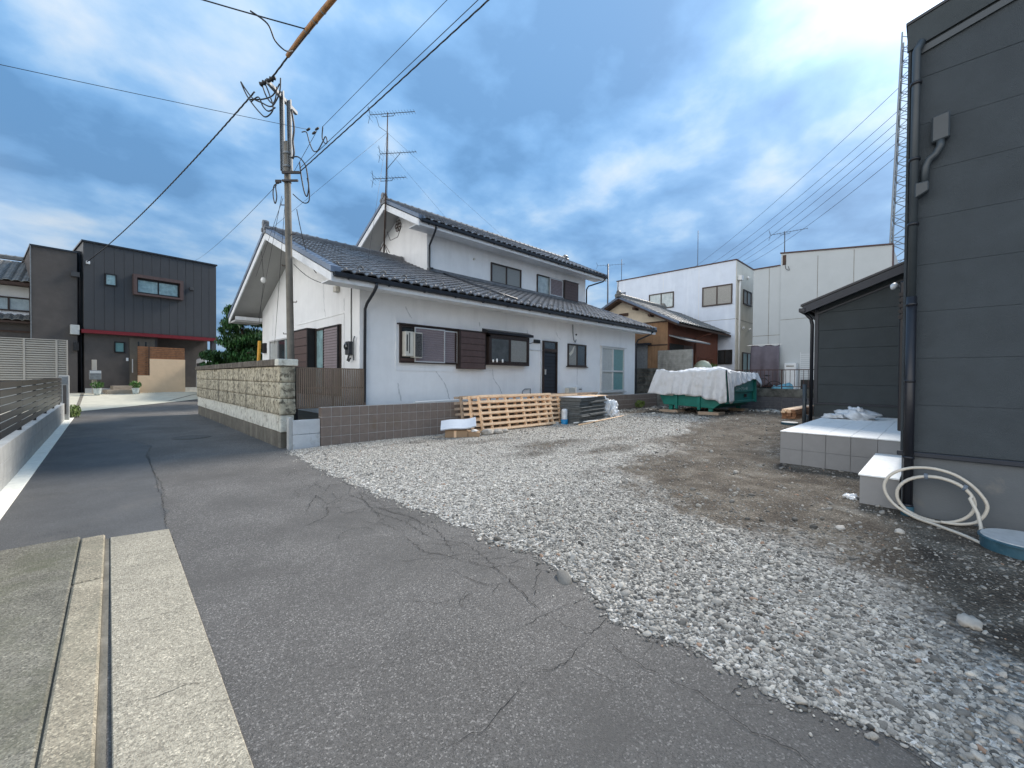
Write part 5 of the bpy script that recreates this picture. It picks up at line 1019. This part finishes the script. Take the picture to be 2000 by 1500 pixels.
verge(bh,bx0-.5,be-.05,bez+.03,br,bz+.05,12,.16); verge(bh,bx0-.5,2*br-be+.05,bez+.03,br,bz+.05,8,.16); ridge(bh,bx0-.45,bx1-1.9,br,bz+.12,M['tile_old'],(True,True))
for y_ in (9.4,10.2,11.9): bx('purlin_end',M['rust'],bh,y_,y_+.12,.02,.42,zz(y_)-.14,zz(y_)-.02,FB)
bx('vent_grille',M['rust'],bh,10.75,11.25,.022,.08,4.55,4.70,FB)
cn=MB().prism([FBs.p(18.7,.0,3.50),FBs.p(18.7,.9,3.20),FBs.p(18.7,.9,3.14),FBs.p(18.7,.0,3.44)],(2.6,0,0)).build('canopy',M['galv'],bh); bx('doorway',M['rubber'],bh,18.75,20.2,.002,.03,2.0,3.1,FBs); bx('side_panel',M['brown_board'],bh,20.25,21.3,.002,.04,2.2,3.1,FBs)
pipe('downpipe',M['brown_wall'],bh,[(22.4,8.15,3.85),(22.0,8.5,3.65),(21.6,8.65,3.5),(21.6,8.66,1.0)],.045,8)
for x_ in (22.0,23.1): pipe('pipe_hoop',M['brown_wall'],bh,[FBs.p(x_,.1,1.2),FBs.p(x_,.1,2.45),FBs.p(x_+.08,.1,2.55),FBs.p(x_+.75,.1,2.55),FBs.p(x_+.83,.1,2.45),FBs.p(x_+.83,.1,1.2)],.025,6)
bx('metal_sheet',M['galv'],bh,9.7,10.45,.03,.05,1.9,3.05,FB); bx('box_hood',M['gutter'],bh,9.5,10.3,.03,.25,3.06,3.14,FB)
tk=MB().lathe((20.6,7.9,.72),[(.45,0),(.46,1.0),(.40,1.35),(.25,1.55),(.08,1.62)],20).build('water_tank',M['tank'],None,smooth=True); tag(tk,'pale green domed tank behind the tall block wall','tank')
def leaves(c,r,n,size,seed,shape=lambda p:1):
    rr=np.random.default_rng(seed); b=MB(); c=V(c); k=0
    while k<n:
        p=rr.normal(0,1,3); p/=np.linalg.norm(p); p*=rr.uniform(.25,1)**.5
        q=c+V((p[0]*r[0],p[1]*r[1],p[2]*r[2])); 
        if rr.uniform()>shape(q): k+=1; continue
        a=V(rr.normal(0,1,3)).normalized(); u=a.cross(V((0,0,1))).normalized() if abs(a.z)<.99 else V((1,0,0)); w=a.cross(u); s=size*rr.uniform(.6,1.4)
        b.add([q-u*s*.35,q+w*s-a*s*.1,q+u*s*.35,q-w*s],[(0,1,2,3)]); k+=1
    return b
vn=thing('climbing_vine','sprawling green vine beside the pale tank','vine',(21.4,7.85,.8)); leaves((21.6,7.8,1.9),(.7,.25,.35),260,.07,5).build('foliage',M['leaf'],vn,recalc=False); pipe('stem',M['bark'],vn,[(21.4,7.85,.7),(21.5,7.8,1.4),(21.7,7.8,2.0)],.02,5)
# ------------------------------------------------------------------ white and grey buildings behind
wh=thing('pale_house','pale blue-white flat-roofed house behind the brown house','house',(25.1,7.9,.7))
F1=Fr((25.1,0,0),(0,1,0),(-1,0,0)); F2=Fr((0,7.9,0),(1,0,0),(0,-1,0))
b=MB().box(25.1,28.6,7.9,14.74,.5,7.29).box(25.1,28.6,7.9,15.42,7.291,8.08); b.build('wall',M['white_alc'],wh); bx('side_wall',M['cream_alc'],wh,25.12,28.6,.002,.03,.7,8.06,F2)
bx('parapet_trim',M['maroon'],wh,7.86,15.46,-.02,.04,8.08,8.14,F1); bx('parapet_trim',M['maroon'],wh,25.12,28.6,-.02,.06,8.08,8.14,F2)
bx('panel_joint',M['old_concrete'],wh,7.9,14.74,.001,.006,4.82,4.84,F1); bx('panel_joint',M['old_concrete'],wh,25.13,28.6,.031,.036,4.82,4.84,F2)
for y_ in (9.9,12.1): bx('panel_joint',M['silver'],wh,y_,y_+.02,.001,.005,.7,8.07,F1)
window(F1,wh,11.41,13.04,5.87,6.85,M['brown_metal'],M['glass_curtain'],2,.06,.06); window(F1,wh,8.06,9.70,5.68,6.81,M['brown_metal'],M['glass_frost'],2,.06,.06); window(F1,wh,8.02,8.77,2.30,3.11,M['window_black'],M['glass'],2,.06,.05)
window(Fr((0,7.87,0),(1,0,0),(0,-1,0)),wh,26.26,27.7,5.79,6.64,M['brown_metal'],M['glass_frost'],2,.06,.06); window(Fr((0,7.87,0),(1,0,0),(0,-1,0)),wh,26.25,28.1,.9,3.02,M['brown_metal'],M['glass_green'],2,.06,.06,name='glass_door')
bx('rain_hopper',M['white_metal'],wh,25.3,25.6,.04,.25,7.0,7.25,F2); pipe('downpipe',M['white_metal'],wh,[F2.p(25.45,.12,7.0),F2.p(25.4,.12,6.6),F2.p(25.4,.12,.8)],.055,8)
for (x_,z_) in ((27.0,7.4),(26.2,4.4),(27.4,4.4)): MB().lathe(F2.p(x_,.03,z_),[(.07,0),(.08,.08),(.04,.12)],10,(0,-1,0)).build('vent_hood',M['white_metal'],wh,smooth=True)
pipe('whip_aerial',M['ant'],wh,[(25.6,10.2,8.1),(25.6,10.2,10.4)],.018,5); pipe('aerial_mast',M['ant'],wh,[(25.3,15.2,8.1),(25.3,15.2,9.6)],.02,5); pipe('aerial_feed',M['cable'],wh,[(25.05,15.3,8.1),(25.03,15.35,7.3)],.02,5)
gh=thing('grey_building','light grey panel-clad building beyond the railing','building',(24.8,4,.7)); G1=Fr((24.8,0,0),(0,1,0),(-1,0,0))
MB().prism([(24.8,5.67,.5),(24.8,1.45,.5),(24.8,1.45,7.42),(24.8,5.67,7.90)],(6,0,0)).build('wall',M['grey_alc'],gh); bx('wall',M['grey_alc'],gh,24.86,30,5.672,6.95,.5,7.30)
MB().prism([G1.p(1.41,-.1,7.42),G1.p(5.71,-.1,7.905),G1.p(5.71,-.1,7.965),G1.p(1.41,-.1,7.48)],(-.15,0,0)).build('parapet_trim',M['maroon'],gh); bx('parapet_trim',M['maroon'],gh,5.72,6.99,-.15,-.02,7.302,7.36,G1)
for y_ in (2.75,4.12): bx('panel_joint',M['old_concrete'],gh,y_,y_+.018,.001,.005,.7,7.5,G1)
bx('panel_joint',M['old_concrete'],gh,1.5,5.66,.001,.005,4.50,4.52,G1); bx('panel_joint',M['old_concrete'],gh,5.68,6.94,-.059,-.054,3.75,3.77,G1); bx('panel_joint',M['old_concrete'],gh,6.2,6.218,-.059,-.054,.7,7.28,G1)
bx('window',M['glass'],gh,5.8,6.9,-.059,-.03,.9,3.1,G1); bx('end_trim',M['maroon'],gh,1.40,1.449,-.3,.02,.7,7.4,G1)
ag=thing('roof_antenna','small television aerial on the corner of the grey building','antenna',(24.9,5.6,7.9)); pipe('mast',M['ant'],ag,[(24.9,5.55,7.6),(24.9,5.55,9.05)],.022,6); yagi(ag,(24.9,5.55,8.98),1.6,12,.4,M['ant'],(.1,-1,0)); bx('clamp',M['rust'],ag,24.78,24.86,5.45,5.6,7.3,7.8); loop('feeder_loop',[(24.77,5.5,7.5),(24.75,5.45,7.1),(24.75,5.3,7.0),(24.76,5.35,7.2)],.012,ag)
am=thing('roof_antenna','distant rooftop aerial mast rising behind the brown house','antenna',(30,19.3,5)); pipe('mast',M['ant'],am,[(30,19.3,4),(30,19.3,11.0)],.06,6); yagi(am,(30,19.3,10.9),2.2,10,.6,M['ant'],(.5,-.85,0))
mc=MB(); rows=[]
for i in range(14):
    t=i/13; rows.append([(24.55-.12*math.sin(k*.9)*t-.10*t-.15*math.sin(t*3.1),6.92-1.30*k/16-(.1*t if k>12 else 0),3.22+.05*math.sin(k*.8)-2.1*t) for k in range(17)])
mcl=mc.grid(rows).build('shade_mesh',M['mesh_cloth'],None,recalc=False,smooth=True,solid=.004); tag(mcl,'purple grey shade mesh hanging in front of the grey building','shade mesh')
bx('rod',M['silver'],mcl,24.5,24.53,5.5,7.1,3.24,3.27)
aw=thing('outdoor_unit','white outdoor equipment cabinet against the grey building','equipment cabinet',(24.5,5.1,.7)); bx('cabinet',M['white_metal'],aw,24.35,24.75,4.86,5.36,.7,2.28,bev=.02); bx('vent_slot',M['old_concrete'],aw,24.345,24.35,4.95,5.28,2.1,2.15)
lr=thing('wire_rack','white wire rack standing beside the equipment cabinet','rack',(23.6,4.3,.9)); 
for k in range(12): bx('wire',M['white_metal'],lr,23.6,23.615,4.0,4.55,1.6+.095*k,1.62+.095*k)
for y_ in (4.0,4.535): bx('upright',M['white_metal'],lr,23.616,23.63,y_,y_+.015,.72,2.75)
bx('dark_box',M['rubber'],lr,23.5,23.9,3.9,4.5,.73,1.45)
tag(lump('tarp_heap',(20.6,4.55,.95),(.5,.45,.3),M['blue_sheet'],91,None,amp=.25),'heap of teal sheet behind the railing','sheet'); bkz=thing('parked_bicycle','dark bicycle leaning behind the railing','bicycle',(21.5,5.6,.72))
for y_ in (5.1,6.1): MB().tube([(21.5,y_+.32*math.cos(a*math.pi/10),1.06+.32*math.sin(a*math.pi/10)) for a in range(21)],.02,6,cap=False).build('wheel',M['rubber'],bkz)
MB().tube([(21.5,5.1,1.06),(21.5,5.45,1.5),(21.5,5.9,1.5),(21.5,6.1,1.06)],.018,6).tube([(21.5,5.45,1.5),(21.5,5.6,1.06),(21.5,5.9,1.5)],.016,6).tube([(21.25,6.0,1.72),(21.5,5.95,1.68),(21.75,6.0,1.72)],.014,6).build('frame',M['cable'],bkz,smooth=True); lump('saddle',(21.5,5.4,1.62),(.07,.12,.04),M['rubber'],3,bkz)
# ------------------------------------------------------------------ lattice tower and its lines
lt=thing('lattice_tower','tall steel lattice transmission tower behind the dark house','tower',(70,2.4,0)); b=MB(); hw=lambda z: 2.3-.027*z
for sx in (-1,1):
    for sy in (-1,1): b.tube([(70+sx*hw(z),2.4+sy*hw(z),z) for z in (0,22,43.5)],.09,5)
z=0
while z<42.5:
    h_=hw(z)*1.5
    for f_ in range(4):
        c=[(-1,-1),(1,-1),(1,1),(-1,1)]; p,q=c[f_],c[(f_+1)%4]; z2=min(z+h_,43.5)
        A=lambda s,zz_: (70+s[0]*hw(zz_),2.4+s[1]*hw(zz_),zz_)
        b.tube([A(p,z),A(q,z2)],.045,4); b.tube([A(q,z),A(p,z2)],.045,4); b.tube([A(p,z),A(q,z)],.045,4)
    z+=h_
b.build('lattice',M['tower'],lt)
for k,(a,c) in enumerate((((70,3.6,37.7),(130,53,36)),((70,3.6,34.9),(130,50,35)),((70,3.6,33.6),(130,47.5,34.6)),((70,3.6,32.4),(130,45,34)),((70,3.6,31.1),(130,42.5,33.8)),((70,3.6,29.4),(130,39.5,33.6)))): wire(('topmost','second from top','third from top','fourth from top','fifth from top','lowest')[k]+' of the transmission lines running from the lattice tower',a,c,.03,1.2,name='transmission_line')
# ------------------------------------------------------------------ left side of the lane: low wall, slat fence, louvre fence
lw=thing('concrete_block_wall','low pale concrete block wall under the dark slat fence','block wall',(-.98,12,0)); bx('mortar_core',M['mortar'],lw,-1.02,-.908,3.5,18.9,-.1,.528)
for r in range(3):
    z0,z1=((-.1,.128),(.132,.328),(.332,.535))[r]; me=None
    for c in range(39):
        y_=3.5+.4*c-(.2 if r%2 else 0)
        if me is None: q=MB().box(-1.03,-.90,y_+.001,y_+.398,z0,z1).build('block',M['wall_block_l'],lw,bev=.002); me=q.data; c0=WORLD[q.name].copy()
        else: link('block',me,c0+V((rs.uniform(-.001,.001),.4*c,0)),lw)
ff=thing('slat_fence','dark horizontal slat fence on the pale block wall','fence',(-.97,12,.53))
for k in range(8):
    y_=4.2+2.0*k; 
    if y_<18.8: bx('post',M['fence_dark'],ff,-1.0,-.955,y_,y_+.05,.535,1.33)
    for r in range(7):
        y1=min(y_+1.99,18.6)
        if y1>y_: bx('slat',M['fence_dark'],ff,-.953,-.938,y_,y1,.60+.106*r,.60+.106*r+.092,bev=.002)
gpst=thing('gate_pillar','slim concrete gate pillar ending the dark slat fence','pillar',(-.93,19.1,0)); bx('shaft',M['wall_block_l'],gpst,-1.02,-.80,18.92,19.16,-.1,1.40,bev=.01); bx('letter_plate',M['galv'],gpst,-.95,-.84,18.90,18.919,1.13,1.35); bx('inset',M['brown_siding'],gpst,-.93,-.86,18.905,18.919,.2,1.10)
lv=thing('louvre_fence','taupe horizontal louvre privacy fence beyond the dark slat fence','fence',(-2.5,21.9,1.1)); bx('base_wall',M['wall_block_l'],lv,-6,-.96,21.88,22.02,-.1,1.17)
for k in range(18):
    z_=1.22+.0785*k; MB().add([(x,y_,z__) for x in (-6,-.985) for y_,z__ in ((21.90,z_),(21.87,z_+.012),(21.87,z_+.055),(21.90,z_+.066))],[(0,1,2,3),(7,6,5,4),(0,4,5,1),(1,5,6,2),(2,6,7,3),(3,7,4,0)]).build('slat',M['fence_louver'],lv)
for x_ in (-4.1,-2.0,-1.25,-.985): bx('post',M['fence_louver'],lv,x_,x_+.035 if x_>-1 else x_+.05,21.85,21.93,1.17,2.64)
bx('top_rail',M['fence_louver'],lv,-6,-.95,21.85,21.93,2.64,2.67); bx('backing',M['brown_siding'],lv,-6,-.99,21.93,21.95,1.2,2.63)
sheet('parking_slab',np.linspace(-12,-1.06,4),np.linspace(5.2,21.8,6),M['forecourt'],.2,zf=lambda x,y:np.zeros_like(x))
# ------------------------------------------------------------------ charcoal house at the bend
th=math.radians(8); P0=(-.684,26.625); dh=thing('charcoal_house','charcoal flat-roofed house with dark red band at the lane bend','house',(P0[0],P0[1],.6)); FL=Fr((P0[0],P0[1],0),(math.cos(th),math.sin(th),0),(math.sin(th),-math.cos(th),0))
bx('wall',M['dark_siding'],dh,.02,5.05,-7,-.02,3.42,7.36,FL); bx('lower_wall',M['brown_siding'],dh,.05,2.6,-6.9,-.14,.5,3.40,FL); bx('lower_wall',M['brown_siding'],dh,2.601,5.0,-6.9,-1.2,.5,3.40,FL); bx('corner_post',M['dark_siding'],dh,4.85,5.05,-.3,-.02,.5,3.40,FL)
for k in range(15): bx('siding_panel',M['dark_siding'],dh,.02+.336*k+.006,.02+.336*(k+1)-.006,-.018,.0,3.47,7.30,FL,bev=.004)
bx('parapet_cap',M['gutter'],dh,-.04,5.10,-7.05,.05,7.362,7.43,FL); bx('red_band',M['red_band'],dh,-.06,5.09,-.6,.12,3.30,3.455,FL); bx('foundation',M['concrete'],dh,.06,4.99,-.13,-.10,.4,.82,FL)
window(FL,dh,.70,1.11,5.54,6.09,M['window_black'],M['glass_teal'],1,.05,.05); w=window(FL,dh,1.80,3.42,5.38,6.05,M['window_black'],M['glass_teal'],2,.05,.05)
MB().box(1.66,1.79,.001,.22,5.27,6.24,FL).box(3.44,3.57,.001,.22,5.27,6.24,FL).box(1.79,3.44,.001,.22,6.09,6.24,FL).box(1.79,3.44,.001,.22,5.27,5.36,FL).build('window_surround',M['brown_board'],w)
FL2=Fr(FL.p(0,-.14,0),FL.a,FL.d); window(FL2,dh,1.02,1.40,2.48,2.99,M['window_black'],M['glass_green'],1,.05,.05)
d_=bx('front_door',M['door'],dh,1.56,2.5,.0,.05,.95,3.2,FL2); 
for a in (1.85,2.12): bx('pane',M['glass'],d_,a,a+.06,.051,.056,1.3,3.05,FL2)
bx('handle',M['silver'],d_,1.64,1.67,.05,.1,1.55,2.2,FL2); bx('intercom',M['white_metal'],dh,1.44,1.52,.0,.03,2.1,2.25,FL2)
bx('vent_hood',M['dark_siding'],dh,3.86,4.03,.001,.12,5.85,6.0,FL,bev=.01); bx('wire_bracket',M['white_metal'],dh,.10,.22,.001,.12,6.38,6.5,FL)
bx('wall',M['brown_siding'],dh,-1.5,-.17,-6,-.1,.4,6.80,FL); bx('parapet_cap',M['gutter'],dh,-1.54,-.15,-6,-.06,6.801,6.87,FL); bx('slot_wall',M['dark_siding'],dh,-.169,.019,-6,-.5,.4,7.0,FL)
for k,a in enumerate((-.12,-.05)): pipe('conduit',M['pipe_black'],dh,[FL.p(a,-.45,.6),FL.p(a,-.45,6.9)],.03,6)
bx('meter_box',M['glass_pale'],dh,-.40,-.12,-.098,.10,3.2,3.62,FL,bev=.01); bx('cable_box',M['rubber'],dh,-.30,-.14,-.098,.05,2.5,2.85,FL); bx('corner_trim',M['galv'],dh,-1.53,-1.501,-.12,-.06,.5,6.8,FL)
bx('canopy_vent',M['dark_siding'],dh,-.36,-.1,-.098,.05,5.75,5.95,FL)
sc_=thing('garden_screen','beige rendered screen wall with cedar slats before the charcoal house','screen wall',tuple(FL.p(2.6,.9,.55))); FS2=Fr(FL.p(0,.45,0),FL.a,FL.d)
MB().box(1.74,2.145,0,.14,.4,1.42,FS2).box(2.146,3.53,0,.14,.4,2.22,FS2).build('render_wall',M['beige_wall'],sc_)
for k in range(16):
    z_=1.44+.0855*k
    if z_<2.74: bx('cedar_slat',M['cedar'],sc_,1.74,2.14,.03,.11,z_,z_+.07,FS2)
    if z_>2.2: bx('cedar_slat',M['cedar'],sc_,2.15,3.52,.03,.11,z_,z_+.07,FS2)
bx('slat_post',M['rust'],sc_,2.118,2.158,.112,.14,1.43,2.80,FS2)
mp=thing('mailbox_post','grey mailbox post beside the front step','mailbox',tuple(FL.p(.3,.5,.6))); FM=Fr(FL.p(0,.4,0),FL.a,FL.d); bx('post',M['fence_louver'],mp,.21,.36,0,.12,.55,2.1,FM,bev=.006); bx('mailbox',M['galv'],mp,.11,.48,.121,.30,1.22,1.63,FM,bev=.01); bx('flap',M['silver'],mp,.12,.47,.301,.31,1.5,1.6,FM)
es=thing('entrance_steps','two beige tiled entrance steps at the charcoal house','steps',tuple(FL.p(1.1,.5,.6))); bx('step',M['terracotta'],es,.62,1.75,-.14,.9,.5,.76,FL,bev=.01); bx('step',M['terracotta'],es,.88,1.75,-.14,.55,.761,.93,FL,bev=.01)
for k,(a,lab,s) in enumerate(((.30,'white patterned flower pot below the mailbox post',3),(1.56,'blue grey flower pot beside the entrance steps',9))):
    p=FL.p(a,1.05,.60); pt=thing('flower_pot',lab,'flower pot',tuple(p)); MB().lathe(p-V((0,0,.05)),[(.09,0),(.12,.12),(.14,.27),(.15,.28),(.13,.285)],18).build('pot',M['pot'],pt,smooth=True); leaves(p+V((0,0,.40)),(.22,.2,.16),160,.06,s).build('foliage',M['leaf'],pt,recalc=False)
wd=thing('weed_clump','low green weeds at the foot of the screen wall','weeds',tuple(FL.p(2.3,.75,.5))); leaves(FL.p(2.25,.75,.52),(.35,.15,.08),140,.05,21).build('foliage',M['leaf_weed'],wd,recalc=False)
sh_=thing('roadside_shrub','small yellow-green shrub beside the gate pillar','shrub',(-.78,20.0,0)); leaves((-.76,20.0,.22),(.20,.3,.22),420,.05,8).build('foliage',M['leaf_weed'],sh_,recalc=False); pipe('stem',M['bark'],sh_,[(-.78,20,-.02),(-.77,20,.2)],.012,5)
wd=thing('weed_clump','green weeds on the rubble left of the skip','weeds',(15.3,8.3,.3)); leaves((15.4,8.35,.42),(.35,.16,.14),200,.06,23).build('foliage',M['leaf_weed'],wd,recalc=False)
# ------------------------------------------------------------------ old tiled house at the left edge
oh=thing('old_tiled_house','old white-walled house with grey pantile roof at the left edge','house',(-5,28,.5)); FO=Fr((0,27.6,0),(1,0,0),(0,-1,0))
bx('wall',M['stucco'],oh,-9,-2.02,-5,0,3.9,5.3,FO); bx('lower_wall',M['brown_siding'],oh,-9,-2.02,-5,.3,.4,3.7,FO); window(FO,oh,-3.6,-2.2,4.12,4.72,M['brown_metal'],M['glass_curtain'],2,.06,.06); bx('eave_board',M['rust'],oh,-9,-2.0,.05,.6,5.18,5.28,FO)
MB().prism([(-9,26.9,5.28),(-9,30.2,6.7),(-9,30.2,6.55),(-9,26.9,5.15)],(6.98,0,0)).build('roof_deck',M['rust'],oh); tiles(oh,TM2,-4.72,10,26.86,5.33,.43,14,cam_n=110,mt=M['tile_old']); ridge(oh,-9,-2.1,30.2,6.82,M['tile_old'],(False,True))
MB().prism([(-9,27.0,3.66),(-9,27.62,3.95),(-9,27.62,3.85),(-9,27.0,3.58)],(6.98,0,0)).build('pent_deck',M['rust'],oh); tiles(oh,TM2,-4.72,10,26.96,3.72,.43,3,cam_n=20,mt=M['tile_old'])
for z_ in (3.2,2.9): bx('belt_board',M['rust'],oh,-9,-2.02,.301,.34,z_,z_+.08,FO)
# ------------------------------------------------------------------ tree and van behind the stone wall
tr_=thing('pine_tree','dark green garden tree behind the stone wall end','tree',(4.35,21.6,0)); pipe('trunk',M['bark'],tr_,[(4.35,21.6,0),(4.4,21.6,1.2),(4.3,21.7,2.4),(4.4,21.6,3.6)],[.13,.11,.08,.03],8)
for k in range(9):
    a=k*2.4; z_=1.7+.25*k; pipe('limb',M['bark'],tr_,[(4.36,21.6,z_),(4.36+.6*math.cos(a),21.6+.6*math.sin(a),z_+.22),(4.36+1.0*math.cos(a),21.6+1.0*math.sin(a),z_+.25)],[.04,.03,.012],5)
cb_=MB(); rr=random.Random(4)
for k in range(52):
    a=rr.uniform(0,6.28); z_=rr.uniform(1.6,4.4); q=(1.15 if z_<3 else 1.15-(z_-3)*.55)*rr.uniform(.3,1); l_=leaves((4.36+q*math.cos(a),21.6+q*math.sin(a),z_),(.42,.42,.24),330,.085,k+100); cb_.add(l_.v,l_.f)
cb_.build('crown',M['leaf_pine'],tr_,recalc=False)
va=thing('parked_van','white van roof showing above the stone wall','van',(3.95,24.5,.4)); MB().prism([(3.35,23.3,.65),(3.35,23.3,1.35),(3.35,23.75,2.15),(3.35,24.0,2.28),(3.35,26.5,2.3),(3.35,26.7,2.1),(3.35,26.7,.65)],(1.45,0,0)).build('body',M['van_white'],va,bev=.06)
MB().prism([(3.42,23.36,1.40),(3.42,23.73,2.08),(3.42,23.70,2.10),(3.42,23.32,1.42)],(1.3,0,0)).build('windscreen',M['van_glass'],va); bx('side_window',M['van_glass'],va,3.335,3.349,24.0,26.4,1.5,2.05)
for y_ in (23.9,26.1):
    for x_ in (3.34,4.66): wz=MB().lathe((x_,y_,.62),[(.28,0),(.28,.14)],16,(1,0,0)).build('wheel',M['rubber'],va); MB().lathe((x_-.01,y_,.62),[(.15,0),(.15,.16)],12,(1,0,0)).build('rim',M['silver'],wz)
bx('roof_rack',M['white_metal'],va,3.5,4.7,24.2,24.3,2.33,2.38)
